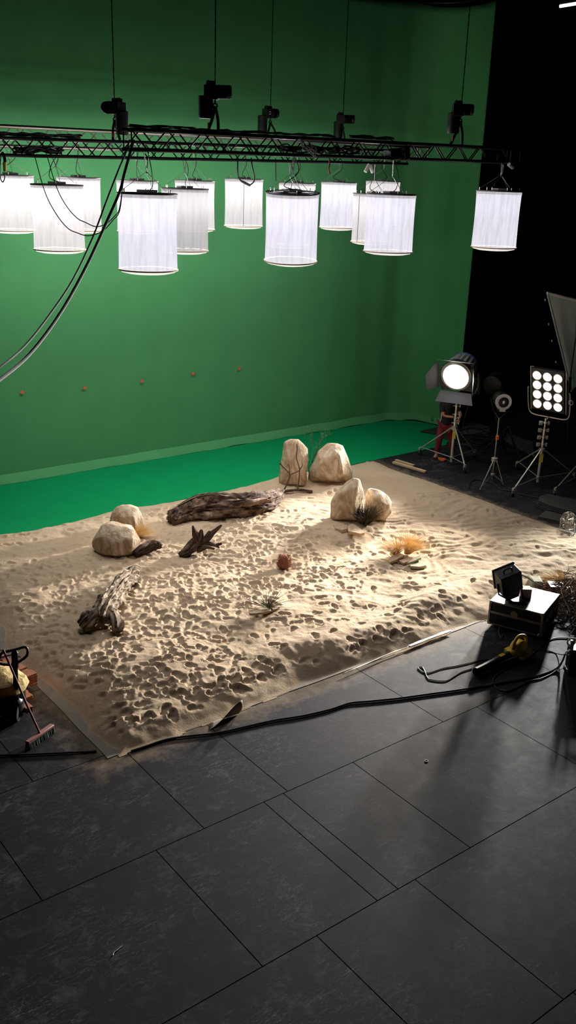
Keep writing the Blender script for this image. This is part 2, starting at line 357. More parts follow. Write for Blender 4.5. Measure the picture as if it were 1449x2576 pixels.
# ------------------------------------------------------------------ green screen
path = [V(x, 18.33, 0) for x in np.arange(1.0, 17.6, .2)]
for k in range(1, 13):
    a = PI/2*k/12; path.append(V(17.55+1.05*math.sin(a), 17.28+1.05*math.cos(a), 0))
for y in np.arange(17.1, 16.5, -.12): path.append(V(18.6, y, 0))
n = len(path); nz = 60; ZT = 10.28
P = []
for i, p in enumerate(path):
    t = (path[min(i+1, n-1)] - path[max(i-1, 0)]).normalized(); nn = V(t.y, -t.x, 0)
    if nn.dot(FH) > 0: nn = -nn
    s = i*.2; col = []
    fold = .3 + 1.4*max(0, min(1, (p.x-14.5)/3))
    for j in range(nz+1):
        v = j/nz; z = .03 + v*(ZT-.03)
        low = math.exp(-z/.5)
        d = .012*fold*(math.sin(s*3.1+.6*math.sin(z*.7)) + .7*math.sin(s*7.3+1.7)) + .03*fold*low*math.sin(s*5.2) + .02*low*noise.noise(V(s*3, z*6, 2))
        zz = z - (.10*(abs(math.sin(s*.75)))*v**12 if p.x > 12 else 0)
        col.append(p + nn*d + V(0, 0, zz))
    P.append(col)
gs = thing('green_screen', 'tall green chroma key cloth hung behind the sand, curving round at its right end', 'backdrop', (9, 18.33, 0))
MB().grid(P).build('cloth', 'green', gs, ang=80, solid=.006)
P2 = [[c[1] + V(0, -.006, .0), c[0]+V(0, -.03, -.005), c[0]+V(0, -.09-.05*noise.noise(V(i*.3, 1, 4)), -.019)] for i, c in enumerate(P)]; MB().grid(P2).build('bottom_hem', 'green', gs, ang=80, solid=.006)
b = MB(); b.tube([V(p.x, p.y, ZT+.02) for p in path], .03, 8); b.build('top_rail', 'blackm', gs)
# taped crosses
for (x, y), lb in zip(((56, 987), (213, 976), (357, 959), (486, 940), (602, 927)), ('red tape cross on the green screen, the farthest left and lowest one', 'red tape cross on the green screen, second from the left', 'red tape cross in the middle of the row on the green screen', 'red tape cross on the green screen, second from the right', 'red tape cross on the green screen, right above the tall rock, highest one')):
    c = onY(x, y, 18.29); b = MB()
    b.box(c, (.085, .006, .026)); b.box(c + V(0, -.001, 0), (.026, .006, .085))
    tag(b.build('tracking_marker', 'red', smooth=False), lb, 'marker', 'red tracking crosses on the green screen')
# green floor sheet
g0 = [V(3, 15.40, .0), V(16.9, 15.55, 0), V(17.5, 15.6, 0), V(18.0, 16.1, 0), V(18.5, 16.9, 0), V(18.5, 17.3, 0), V(18.35, 17.75, 0), V(18.05, 18.05, 0), V(17.6, 18.22, 0), V(3, 18.28, 0)]
tag(MB().prism([p + V(0, 0, .001) for p in g0], (0, 0, .007)).build('green_floor_sheet', 'gfloor', smooth=False), 'smooth bright green sheet covering the floor between the sand and the green screen', 'floor sheet')
bw = [gp(*q, .02) for q in ((1057, 1086), (1112, 1074), (1135, 1082), (1140, 1108), (1118, 1104), (1098, 1093))]
b = MB(); b.prism(bw, (0, 0, .03)); tag(b.build('black_cloth_flap', 'cloth', smooth=False, bevel=.008), 'pointed black cloth flap lying on the right end of the green floor', 'cloth')

# ------------------------------------------------------------------ sand bed
X0, X1, Y0, Y1 = 4.05, 14.55, 8.25, 15.46
DX = .02
gx = np.arange(X0+.02, X1+.15, DX); gy = np.arange(Y0-.12, Y1+.0, DX)
GX, GY = np.meshgrid(gx, gy, indexing='ij')
def vnoise(x, y, sc, seed):
    r = np.random.default_rng(seed); T = r.random((257, 257)); x = x*sc; y = y*sc
    xi = np.floor(x).astype(int); yi = np.floor(y).astype(int); fx = x-xi; fy = y-yi
    fx = fx*fx*(3-2*fx); fy = fy*fy*(3-2*fy)
    a = T[xi % 256, yi % 256]; b_ = T[(xi+1) % 256, yi % 256]; c = T[xi % 256, (yi+1) % 256]; d = T[(xi+1) % 256, (yi+1) % 256]
    return (a*(1-fx)+b_*fx)*(1-fy) + (c*(1-fx)+d*fx)*fy - .5
def fbm(x, y, sc, seed, o=4):
    h = 0; a = 1.
    for k in range(o): h = h + a*vnoise(x, y, sc*2.03**k, seed+k); a *= .5
    return h
edge = np.minimum(np.minimum(GX-(X0+.20), 14.62-GX), np.minimum(GY-(Y0+.04), Y1-.02-GY))
edge = edge + .35*fbm(GX, GY, .9, 5, 4)*np.where(GX > 13.9, .35, .7)
Hs = np.clip(edge/.65, -.6, 1); Hs = np.where(Hs > 0, Hs*(2-Hs), Hs)*.13
Hs = Hs + .13*fbm(GX, GY, .45, 21, 3)*np.clip(edge/.8, 0, 1)
# steeper bank with a ridge along the front edge and mounds round the rocks
ridge = np.exp(-((GY-(8.95+.12*np.sin(GX*1.3)))/.28)**2)*np.clip((GX-6.2)/2, 0, 1)*np.clip((12.6-GX)/1.5, 0, 1)
Hs += .10*ridge*(1+1.2*vnoise(GX, GY, 1.1, 44))
for cx_, cy_, rr, hh in ((11.1, 12.2, .7, .10), (9.9, 12.5, .8, .10), (9.6, 13.6, .8, .08), (7.0, 13.7, .8, .06), (12.3, 14.9, 1.0, .06), (5.6, 9.3, .8, .06), (8.2, 9.5, .7, .05)):
    Hs += hh*np.exp(-((GX-cx_)**2+(GY-cy_)**2)/rr**2)
ins = np.clip(edge/.3, 0, 1)
# wind ripples and trampled texture
rip = np.clip((GX-9.2)/2.5, 0, 1)*np.clip((15.2-GY)/1, 0, 1)
u = GX*.35+GY*.94
Hs += ins*rip*.010*np.sin(u*24+3.5*fbm(GX, GY, 1.3, 77, 3)*4)*(.3+1.4*np.clip(vnoise(GX, GY, .9, 12)+.4, 0, 1))
ru = GX*.78-GY*.62; rv = GX*.62+GY*.78
Hs += ins*(.035*fbm(GX, GY, 2.2, 31, 4) + .014*fbm(GX, GY, 9, 91, 3) + .030*(.5-np.abs(fbm(ru*.9, rv*2.6, 1.7, 63, 4))*1.6)*np.clip(.5+1.6*vnoise(GX, GY, .55, 18), 0, 1))
# footprints
def stamp(x, y, ang, l, wd, dp):
    R = l*1.5
    i0, i1 = np.searchsorted(gx, (x-R, x+R)); j0, j1 = np.searchsorted(gy, (y-R, y+R))
    if i1-i0 < 2 or j1-j0 < 2: return
    a = GX[i0:i1, j0:j1]-x; c = GY[i0:i1, j0:j1]-y
    uu = a*math.cos(ang)+c*math.sin(ang); vv = -a*math.sin(ang)+c*math.cos(ang)
    q = np.minimum(((uu-l*.16)/(l*.36))**2+(vv/(wd*.55))**2, ((uu+l*.27)/(l*.24))**2+(vv/(wd*.42))**2)
    rim = np.exp(-((np.sqrt(q)-1.3)/.26)**2)*dp*.28*(1+.8*np.sign(uu)*np.abs(uu)/l)
    pit = np.where(q < 1, -dp*(1-q**2*.75), 0) + np.where((q >= 1) & (q < 1.3), -dp*.25*(1.3-q)/.3, 0)
    sub = Hs[i0:i1, j0:j1]; mean = float(sub.mean()); wgt = np.clip((1.25-q)/.35, 0, 1)*ins[i0:i1, j0:j1]
    Hs[i0:i1, j0:j1] = sub*(1-.8*wgt) + mean*.8*wgt + (pit+rim)*ins[i0:i1, j0:j1]
cnt = 0
r = random.Random(3)
while cnt < 1550:
    x = r.uniform(4.3, 14.4); y = r.uniform(8.45, 15.2)
    dens = 1.0
    if x > 10.6: dens *= .30
    if x > 12.6: dens *= .35
    if y > 13.6: dens *= .35
    if x < 7.3 and y > 12.2: dens *= .4
    if x < 5.2 and y > 10.5: dens *= .5
    if y < 10.3 and x > 6.6: dens *= .32
    if x > 9.6: dens *= .6
    if r.random() > dens: continue
    stamp(x, y, r.choice((.4, .7, 2.2, 2.6, 1.2))+r.uniform(-.5, .5), r.uniform(.13, .21), r.uniform(.07, .10), r.uniform(.011, .028)); cnt += 1
Hs = np.maximum(Hs, -.06) + .012
na, nb = Hs.shape
idx = np.arange(na*nb).reshape(na, nb)
q = np.stack([idx[:-1, :-1], idx[1:, :-1], idx[1:, 1:], idx[:-1, 1:]], -1).reshape(-1, 4)
hm = np.maximum.reduce([Hs[:-1, :-1], Hs[1:, :-1], Hs[1:, 1:], Hs[:-1, 1:]]).reshape(-1)
q = q[hm > .004]
used = np.zeros(na*nb, bool); used[q.reshape(-1)] = True; remap = np.cumsum(used)-1
vv = np.stack([GX, GY, np.maximum(Hs, .0035)], -1).reshape(-1, 3)[used]; q = remap[q]
me = bpy.data.meshes.new('sand'); me.vertices.add(len(vv)); me.vertices.foreach_set('co', vv.astype(np.float32).ravel())
me.loops.add(q.size); me.loops.foreach_set('vertex_index', q.astype(np.int32).ravel())
me.polygons.add(len(q)); me.polygons.foreach_set('loop_start', np.arange(0, q.size, 4, dtype=np.int32)); me.polygons.foreach_set('loop_total', np.full(len(q), 4, np.int32))
me.update(calc_edges=True); me.validate(); me.polygons.foreach_set('use_smooth', np.ones(len(me.polygons), bool))
me.materials.append(MT['sand'])
so = bpy.data.objects.new('sand', me); COL.objects.link(so)
tag(so, 'wide bed of beige sand trodden full of footprints in front of the green screen', 'sand', kind='stuff')
def sz(x, y):                                               # height of the sand (or floor) at a place
    i = int(round((x-gx[0])/DX)); j = int(round((y-gy[0])/DX))
    if 0 <= i < na and 0 <= j < nb: return max(.008, float(Hs[i, j]))
    return .008
def gs_(x, y):                                              # photo point on the sand surface
    p = gp(x, y, .1)
    for _ in range(4): p = gp(x, y, sz(p.x, p.y))
    return p
# groundsheet under the sand: slightly wavy sheet
tp = [V(X0, Y0, 0), V(9.5, Y0-.01, 0), V(X1, Y0+.02, 0), V(X1+.02, Y1, 0), V(X0, Y1, 0)]
b = MB()
NXx, NYy = 70, 48; P = []
for i in range(NXx+1):
    row = []
    for j in range(NYy+1):
        x = X0+(X1-X0)*i/NXx; y = Y0+(Y1-Y0)*j/NYy
        x += .02*noise.noise(V(y*1.3, 3, i*.01)) if i in (0, NXx) else 0
        y += .02*noise.noise(V(x*1.3, 7, 1)) if j in (0, NYy) else 0
        row.append(V(x, y, .0045))
    P.append(row)
gsr = thing('groundsheet', 'grey brown groundsheet under the sand, bare along its front left corner', 'groundsheet', (X0, Y0, 0))
MB().grid(P).build('sheet', 'tarp', gsr, smooth=False, solid=.004)
# its flap standing up at the front edge
P = []
for i in range(11):
    t = i/10; row = []
    for j in range(9):
        s = j/8
        base = gp(531+10*t, 1818-8*t, .006).lerp(gp(600, 1795, .006), t)
        h = .17*math.sin(PI*.5*t)**2*(s**1.2)
        off = RH*(.05*math.sin(s*2.2)*t) - FH*(.16*s*(1-.6*t)) + FH*.10*t*s
        row.append(base + off + V(0, 0, h))
    P.append(row)
MB().grid(P).build('lifted_flap', 'tarp', gsr, ang=60, solid=.004)
# white edge tape pieces: front right and right hand side
def strip(pts, wd, mname, z, name, label, cat, parent=None):
    pts = spline([gp(*p, z) for p in pts], 6); P = []
    for i, p in enumerate(pts):
        t = (pts[min(i+1, len(pts)-1)] - pts[max(i-1, 0)]).normalized(); nn = V(-t.y, t.x, 0)
        ww = wd*(1+.35*noise.noise(V(i*.31, 2, z)))
        P.append([p + nn*ww*k + V(0, 0, .012*max(0, noise.noise(V(i*.4, k*2, 5)))+.006*(1-abs(k))) for k in (-.5, -.2, .2, .5)])
    o = MB().grid(P).build(name, mname, parent, solid=.003)
    return tag(o, label, cat) if label else o
strip(((862, 1696), (925, 1669), (975, 1647), (1030, 1627)), .022, 'tape', .03, 'edge_tape', 'long white tape strip sealing the front edge of the sand', 'tape')
strip(((1028, 1627), (1062, 1613), (1100, 1599), (1135, 1586)), .06, 'tape', .034, 'edge_tape', 'crumpled wide white tape piece at the front edge of the sand near the case', 'tape')
strip(((921, 1162), (935, 1165), (950, 1171)), .07, 'tape', .03, 'edge_tape', 'short white tape end at the far right corner of the sand', 'tape')
strip(((1036, 1200), (1060, 1211), (1090, 1224), (1130, 1240), (1170, 1254), (1215, 1268), (1260, 1283), (1310, 1300)), .075, 'tape', .03, 'edge_tape', 'long white tape line along the right hand edge of the sand', 'tape')
strip(((1300, 1300), (1350, 1320), (1400, 1333), (1460, 1349)), .17, 'tarp', .03, 'edge_tape', 'wide grey plastic strip at the sand edge below the wire fan', 'tape')

# ------------------------------------------------------------------ rocks
def rock(label, base, outline, front, depth, name='boulder', m='rock', seed=1, bev=.028, nscale=.022):
    P0 = gs_(*base); pts = []
    for x, y in outline:
        p = pd(x, y, P0, depth*.35)
        p.z = max(p.z, P0.z-.06); pts.append(p)
    c = sum((p for p in pts), V(0, 0, 0))/len(pts)
    for x, y, v in front: pts.append(pd(x, y, P0, depth*.35-v*depth))
    for p in list(pts[:len(outline)]):
        q = c + (p-c)*.72; q = q + FH*depth*.55; q.z = max(P0.z-.06, min(q.z, p.z)); pts.append(q)
    root = V(P0.x, P0.y, P0.z) + FH*depth*.3
    bm = bmesh.new()
    for p in pts: bm.verts.new(p-root)
    res = bmesh.ops.convex_hull(bm, input=bm.verts)
    bmesh.ops.delete(bm, geom=[v for v in bm.verts if not v.link_faces], context='VERTS')
    bmesh.ops.dissolve_limit(bm, angle_limit=math.radians(9), verts=bm.verts, edges=bm.edges)
    bmesh.ops.bevel(bm, geom=list(bm.edges), offset=bev, segments=2, profile=.6, affect='EDGES', clamp_overlap=True)
    bmesh.ops.triangulate(bm, faces=bm.faces)
    for _ in range(2):
        lng = [e for e in bm.edges if e.calc_length() > .09]
        if lng: bmesh.ops.subdivide_edges(bm, edges=lng, cuts=1)
        bmesh.ops.triangulate(bm, faces=[f for f in bm.faces if len(f.verts) > 3])
    bm.normal_update()
    for v in bm.verts:
        d = noise.fractal(v.co*3.2+V(seed*7, 0, 0), 1., 2., 4)*nscale
        w2 = abs(noise.noise(V(v.co.x*2+seed, v.co.y*2, v.co.z*5+v.co.x*3)))*nscale*.7
        v.co += v.normal*(d-w2)
    me = bpy.data.meshes.new(name); bm.to_mesh(me); bm.free()
    me.polygons.foreach_set('use_smooth', [True]*len(me.polygons)); me.materials.append(MT[m])
    o = bpy.data.objects.new(name, me); COL.objects.link(o); o.location = root
    return tag(o, label, 'rock')
rock('wide low faceted beige boulder, front one of the pair at the left', (295, 1402),
     ((232, 1378), (231, 1362), (247, 1345), (253, 1322), (268, 1318), (284, 1319), (310, 1330), (336, 1332), (357, 1360), (355, 1376), (338, 1399), (288, 1406), (245, 1402)),
     ((284, 1366, .45), (250, 1350, .35), (334, 1356, .35), (262, 1392, .4), (330, 1390, .4), (290, 1342, .30), (286, 1402, .5)), .62, seed=1)
rock('rounded beige boulder standing behind the wide low one at the left', (317, 1345),
     ((270, 1345), (271, 1312), (281, 1288), (294, 1272), (322, 1269), (350, 1280), (361, 1305), (362, 1335), (350, 1350)),
     ((300, 1300, .4), (335, 1300, .45), (315, 1280, .2), (345, 1340, .4), (290, 1340, .4)), .5, seed=2)
rock('tall upright beige rock slab with a pointed top at the back of the sand', (738, 1222),
     ((702, 1215), (704, 1170), (715, 1112), (730, 1104), (752, 1102), (777, 1128), (777, 1150), (773, 1218), (772, 1224), (706, 1222)),
     ((722, 1118, .35), (750, 1108, .3), (728, 1165, .5), (760, 1160, .5), (715, 1215, .45), (762, 1220, .5)), .38, seed=3)
rock('large rounded beige boulder right of the tall upright rock', (832, 1220),
     ((777, 1210), (778, 1180), (798, 1135), (822, 1114), (848, 1114), (864, 1120), (880, 1165), (887, 1185), (886, 1205), (868, 1218), (828, 1221), (786, 1216)),
     ((815, 1150, .4), (855, 1145, .4), (800, 1195, .45), (865, 1195, .45), (835, 1205, .5), (836, 1122, .15)), .7, seed=4)
rock('leaning wedge shaped beige rock with a ridged face and a sunlit right edge', (872, 1313),
     ((830, 1310), (831, 1262), (850, 1232), (872, 1212), (889, 1201), (905, 1205), (914, 1228), (917, 1250), (903, 1290), (898, 1314), (858, 1316)),
     ((858, 1240, .35), (880, 1232, .40), (850, 1300, .45), (890, 1300, .5), (880, 1265, .5), (900, 1225, .3)), .5, seed=5)
rock('squat tan rock with a pale flat top behind the dark grass tuft', (955, 1313),
     ((918, 1312), (917, 1245), (922, 1232), (934, 1228), (960, 1234), (978, 1247), (987, 1262), (986, 1290), (970, 1314), (940, 1315)),
     ((938, 1252, .35), (958, 1262, .45), (980, 1272, .3), (935, 1300, .45), (965, 1305, .45)), .55, seed=6)

def slab(label, pix, z0, th, m='slab', tilt=0., seed=0):
    z0 = max(z0, max(sz(p.x, p.y) for p in [gp(*q, z0) for q in pix])+.012)
    ps = [gp(*q, z0) for q in pix]; c = sum(ps, V(0, 0, 0))/len(ps)
    b = MB(); top = [p + UP*(tilt*(p-c).dot(RH)) for p in ps]
    n = len(ps)
    bot = [V(c.x+(p.x-c.x)*.96, c.y+(p.y-c.y)*.96, max(p.z-th, 0)) for p in top]
    b.add(bot+top, [tuple(range(n-1, -1, -1)), tuple(range(n, 2*n))] + [(i, (i+1) % n, n+(i+1) % n, n+i) for i in range(n)])
    return tag(b.build('stone_slab', m, None, smooth=False, bevel=.01), label, 'stone')
zz = gs_(870, 1328).z
slab('flat tan stone slab lying left, at the foot of the leaning rock', ((839, 1318), (856, 1317), (873, 1321), (874, 1331), (860, 1333), (843, 1327)), zz+.05, .07, tilt=.1)
slab('pointed flat tan stone slab lying right, at the foot of the leaning rock', ((882, 1318), (891, 1318), (905, 1327), (919, 1337), (905, 1341), (876, 1338), (874, 1326)), zz+.07, .06, tilt=-.1)
zz = gs_(1010, 1405).z
slab('brown flat stone under the left of the golden grass', ((975, 1404), (985, 1396), (1006, 1394), (1018, 1401), (1000, 1407), (980, 1411)), zz+.07, .05, tilt=.25)
slab('tan flat stone in the middle below the golden grass', ((1000, 1408), (1020, 1399), (1040, 1402), (1028, 1412), (1015, 1416)), zz+.05, .05, 'slab')
slab('leaning greyish flat stone on top below the golden grass', ((1022, 1413), (1040, 1402), (1058, 1399), (1060, 1405), (1040, 1411)), zz+.09, .04, 'slabg', tilt=.2)
slab('grey green flagstone lowest and furthest right below the golden grass', ((1030, 1417), (1040, 1409), (1064, 1411), (1073, 1422), (1055, 1426), (1032, 1424)), zz+.05, .05, 'slabg')
zz = gs_(650, 1540).z
slab('dark edged flat stone beside the dry plant in the middle of the sand', ((624, 1521), (634, 1530), (655, 1533), (690, 1526), (706, 1524), (690, 1532), (668, 1540), (640, 1544), (626, 1545)), zz+.06, .035, 'slab', tilt=-.05)

# ------------------------------------------------------------------ driftwood
def logmesh(b, pts, rad, n=44, k=18, seed=0, rough=.3, ragged=True):
    pts = spline(pts, k); m = len(pts); base = len(b.v)
    if b.uv is None: b.uv = []
    up = None; ln = 0
    ro = [np.interp(i/(m-1), np.linspace(0, 1, len(rad)), rad) for i in range(m)]
    for i, p in enumerate(pts):
        t = (pts[min(i+1, m-1)] - pts[max(i-1, 0)]).normalized()
        if up is None: a = UP if abs(t.z) < .9 else V(1, 0, 0); up = (a-t*a.dot(t)).normalized()
        else: up = (up - t*up.dot(t)).normalized()
        bb = t.cross(up); ln += (p-pts[i-1]).length if i else 0
        for j in range(n):
            a = 2*PI*j/n
            c = V(math.cos(a), math.sin(a), 0)
            f = 1 + rough*noise.fractal(V(c.x*2.2, c.y*2.2, ln*1.6+seed*5), .8, 2., 4) + rough*.5*abs(noise.noise(V(c.x*5+seed, c.y*5, ln*1.1))) + rough*.45*noise.noise(V(c.x*7, c.y*7+seed, ln*9))
            if ragged and i in (0, m-1): f *= .8
            off = t*(.5*ro[i]*noise.noise(V(c.x*4, c.y*4, seed+i*9.)) if ragged and i in (0, m-1) else 0)
            b.v.append(tuple(p + (up*math.cos(a)+bb*math.sin(a))*ro[i]*f + off)); b.uv.append((j/n*1.2+seed*.37, ln*.5))
    for i in range(m-1):
        for j in range(n): b.f.append((base+i*n+j, base+i*n+(j+1) % n, base+(i+1)*n+(j+1) % n, base+(i+1)*n+j))
    b.f.append(tuple(base+j for j in range(n-1, -1, -1))); b.f.append(tuple(base+(m-1)*n+j for j in range(n)))
def drift(name, label, root_px, main, m, branches=(), cat='driftwood', **kw):
    t = thing(name, label, cat, gs_(*root_px)); t.location.z -= .01
    b = MB(); logmesh(b, *main, **kw); b.build('trunk', m, t, ang=50)
    for i, (nm, pts, rad) in enumerate(branches):
        b = MB(); logmesh(b, pts, rad, n=28, k=14, seed=kw.get('seed', 0)+i+1, rough=.35); b.build(nm, m, t, ang=50)
    return t
def G(x, y, h): p = gs_(x, y); return p + V(0, 0, h)
# long log at the back
drift('driftwood_log', 'long weathered hollow driftwood log lying at the back of the sand', (560, 1300),
      ([G(432, 1318, .10), G(470, 1307, .14), G(520, 1301, .17), G(580, 1297, .18), G(640, 1288, .17), G(680, 1277, .16), G(704, 1258, .15)], [.13, .17, .21, .21, .20, .16, .09]), 'log',
      [('branch_stub', [G(640, 1290, .2), G(665, 1285, .14), G(692, 1276, .12)], [.10, .09, .06]), ('split_crest', [G(450, 1308, .25), G(500, 1298, .36), G(560, 1294, .37), G(600, 1292, .31)], [.04, .07, .06, .03]), ('knob', [G(432, 1320, .08), G(446, 1314, .13)], [.11, .13])], seed=2, rough=.42, n=56)
# forked log in the left foreground
fk = gs_(255, 1570)
drift('forked_log', 'forked driftwood log with flaking pale bark in the left foreground of the sand', (262, 1575),
      ([G(334, 1463, .10), G(315, 1482, .15), G(298, 1505, .15), G(280, 1533, .17), G(265, 1558, .17), G(256, 1582, .13)], [.09, .12, .10, .12, .13, .09]), 'bark',
      [('root_arm', [G(262, 1560, .16), G(240, 1573, .15), G(222, 1583, .12), G(207, 1590, .08)], [.09, .09, .11, .08]), ('root_arm', [G(270, 1556, .14), G(287, 1572, .14), G(295, 1586, .12), G(296, 1598, .07)], [.07, .08, .09, .075]),
       ('broken_top', [G(327, 1470, .13), G(340, 1462, .16), G(349, 1458, .13)], [.11, .09, .05])], seed=5, rough=.5, n=52)
# stump with spikes
sp0 = gs_(490, 1392)
drift('driftwood_stump', 'dark spiky driftwood stump with upturned splinters, left of the middle of the sand', (490, 1392),
      ([G(452, 1402, .03), G(475, 1397, .09), G(495, 1390, .17), pd(510, 1366, sp0)], [.04, .08, .10, .06]), 'dark',
      [('splinter', [pd(497, 1372, sp0), pd(492, 1345, sp0, -.05), pd(485, 1323, sp0, -.08)], [.07, .05, .015]), ('splinter', [pd(502, 1368, sp0), pd(505, 1345, sp0), pd(507, 1332, sp0)], [.07, .05, .018]),
       ('splinter', [pd(508, 1370, sp0), pd(530, 1345, sp0, .06), pd(558, 1321, sp0, .1)], [.07, .045, .012]), ('splinter', [pd(512, 1374, sp0), pd(520, 1352, sp0, .05), pd(528, 1336, sp0, .05)], [.06, .04, .015]),
       ('root_finger', [pd(500, 1380, sp0), pd(528, 1368, sp0), pd(552, 1378, sp0)], [.07, .04, .012]), ('root_finger', [pd(498, 1382, sp0), pd(520, 1376, sp0, -.1), pd(540, 1381, sp0, -.12)], [.06, .035, .015]), ('root_finger', [pd(545, 1371, sp0), pd(558, 1367, sp0)], [.025, .02])], seed=8, rough=.4)
q0 = gs_(372, 1396)
drift('driftwood_piece', 'short gnarled driftwood piece against the right foot of the wide low boulder', (372, 1396),
      ([G(340, 1402, .05), G(362, 1392, .07), G(384, 1384, .09), pd(401, 1372, q0)], [.05, .08, .08, .05]), 'dark',
      [('knot', [pd(383, 1382, q0), pd(386, 1372, q0), pd(394, 1366, q0)], [.06, .06, .035])], seed=12, rough=.45)
# thin branch with two upright twigs in front of the tall rock
bp0 = gs_(735, 1243)
t = thing('bare_branch', 'thin bare dead branch with two upright crooked twigs in front of the tall rock', 'branch', bp0)
b = MB(); b.uv = []; logmesh(b, [G(703, 1243, .04), G(725, 1241, .05), G(750, 1239, .05), G(772, 1240, .04), G(786, 1240, .03)], [.03, .028, .03, .028, .024], n=10, seed=3, rough=.3); b.build('stem', 'dark', t)
b = MB(); b.tube(spline([pd(748, 1236, bp0), pd(751, 1215, bp0), pd(754, 1182, bp0), pd(750, 1165, bp0), pd(746, 1150, bp0), pd(748, 1130, bp0), pd(747, 1117, bp0)], 5), .014, 7); b.tube(spline([pd(754, 1183, bp0), pd(761, 1170, bp0), pd(760, 1164, bp0)], 4), .010, 6); b.tube(spline([pd(753, 1184, bp0), pd(740, 1190, bp0), pd(730, 1194, bp0)], 4), .011, 6); b.build('twig', 'twig', t)
b = MB(); b.tube(spline([pd(710, 1240, bp0), pd(720, 1222, bp0), pd(727, 1205, bp0), pd(729, 1193, bp0), pd(722, 1184, bp0), pd(712, 1174, bp0), pd(703, 1165, bp0)], 5), .015, 7); b.tube(spline([pd(729, 1192, bp0), pd(728, 1178, bp0), pd(726, 1168, bp0)], 4), .009, 6); b.tube([pd(710, 1173, bp0), pd(705, 1160, bp0)], .006, 5); b.build('twig', 'twig', t)

# ------------------------------------------------------------------ plants
def blades(b, c, n, ln, wd, spread, lean=V(0, 0, 0), r0=.04, seed=1, droop=.5, segs=5):
    r = random.Random(seed)
    for _ in range(n):
        a = r.uniform(0, 2*PI); q = r.random()**.6
        d = V(math.cos(a), math.sin(a), 0)*q*spread + lean; l = ln*r.uniform(.6, 1.05)
        p = c + V(math.cos(a), math.sin(a), 0)*r0*r.random(); v = (UP + d*.7).normalized()
        side = v.cross(V(r.uniform(-1, 1), r.uniform(-1, 1), .1)).normalized(); ps = [p.copy()]
        for k in range(segs):
            v = (v + (d*.35 - UP*.12*droop*(k+1))*.5 + V(r.uniform(-.08, .08), r.uniform(-.08, .08), 0)).normalized(); p = p + v*l/segs
            if p.z < c.z+.01: p.z = c.z+.01
            ps.append(p.copy())
        o = len(b.v)
        for k, pt in enumerate(ps):
            ww = wd*(1-k/segs*.85); b.v += [tuple(pt-side*ww), tuple(pt+side*ww)]
        b.f += [(o+2*k, o+2*k+1, o+2*k+3, o+2*k+2) for k in range(segs)]
def grass(label, c, m, n, ln, wd, spread, lean=V(0, 0, 0), seed=1, name='grass_tuft', droop=.5, r0=.05):
    b = MB(); blades(b, V(*c), n, ln, wd, spread, lean, r0, seed, droop)
    o = b.build(name, m, None); return tag(o, label, 'grass')
c = gs_(340, 1352) - FH*.05
grass('soft tan grass tuft between the two left boulders, bent to the right', c, 'gold', 560, .44, .0022, .6, RH*.75, 3, droop=.9)
c1, c2 = gs_(996, 1398), gs_(1024, 1396)
grass('golden feathery grass tuft above the flat stones, left half of the clump, drooping left', c1 + UP*.02, 'gold', 620, .47, .0022, .9, -RH*.3, 5, droop=1.15)
grass('golden feathery grass tuft above the flat stones, right half of the clump, standing taller', c2 + UP*.02, 'gold', 700, .54, .0022, .75, RH*.45, 6, droop=.95)
c = gs_(918, 1313) - FH*.08
grass('dark olive spiky grass tuft in front of the pair of rocks at the right', c, 'darkg', 700, .46, .005, .95, V(0, 0, 0), 8, droop=.3, r0=.09)
c = gp(1408, 1478, .0)
grass('large pale straw grass clump behind the flight case at the right edge', c, 'goldp', 560, .46, .004, .8, -RH*.85, 9, droop=1.1, r0=.1)
# dry plant in the middle
c = gs_(672, 1532); b = MB(); r = random.Random(4)
for k in range(46):
    a = r.uniform(0, 2*PI); l = r.uniform(.2, .42); d = V(math.cos(a), math.sin(a), r.uniform(.15, .9)).normalized()
    mid = c + d*l*.5 + V(r.uniform(-.02, .02), r.uniform(-.02, .02), .02); e = c + d*l
    b.tube([c + V(0, 0, .02), mid, e], [.005, .004, .0015], 5)
    if k % 2: b.tube([mid, mid + V(r.uniform(-.07, .07), r.uniform(-.07, .07), r.uniform(0, .06))], [.003, .001], 4)
tag(b.build('dry_plant', 'olive', None), 'small dry spiky plant growing over the flat stone mid sand', 'plant')
# thorny red brown ball
c = gs_(714, 1430); b = MB(); b.lathe([(.02, 0), (.09, .03), (.105, .11), (.085, .19), (.03, .245)], c, n=14); r = random.Random(8)
for k in range(420):
    a = r.uniform(0, 2*PI); h = r.random(); q = .1*math.sqrt(max(.05, 1-(h*1.5-.6)**2)); p = c + V(math.cos(a)*q, math.sin(a)*q, .02+h*.22)
    d = V(math.cos(a), math.sin(a), r.uniform(-.2, .9)).normalized(); b.tube([p, p + d*r.uniform(.02, .05)], [.004, .001], 4)
tag(b.build('desert_scrub', 'thorn', None), 'small reddish brown prickly scrub ball standing alone mid sand', 'plant')
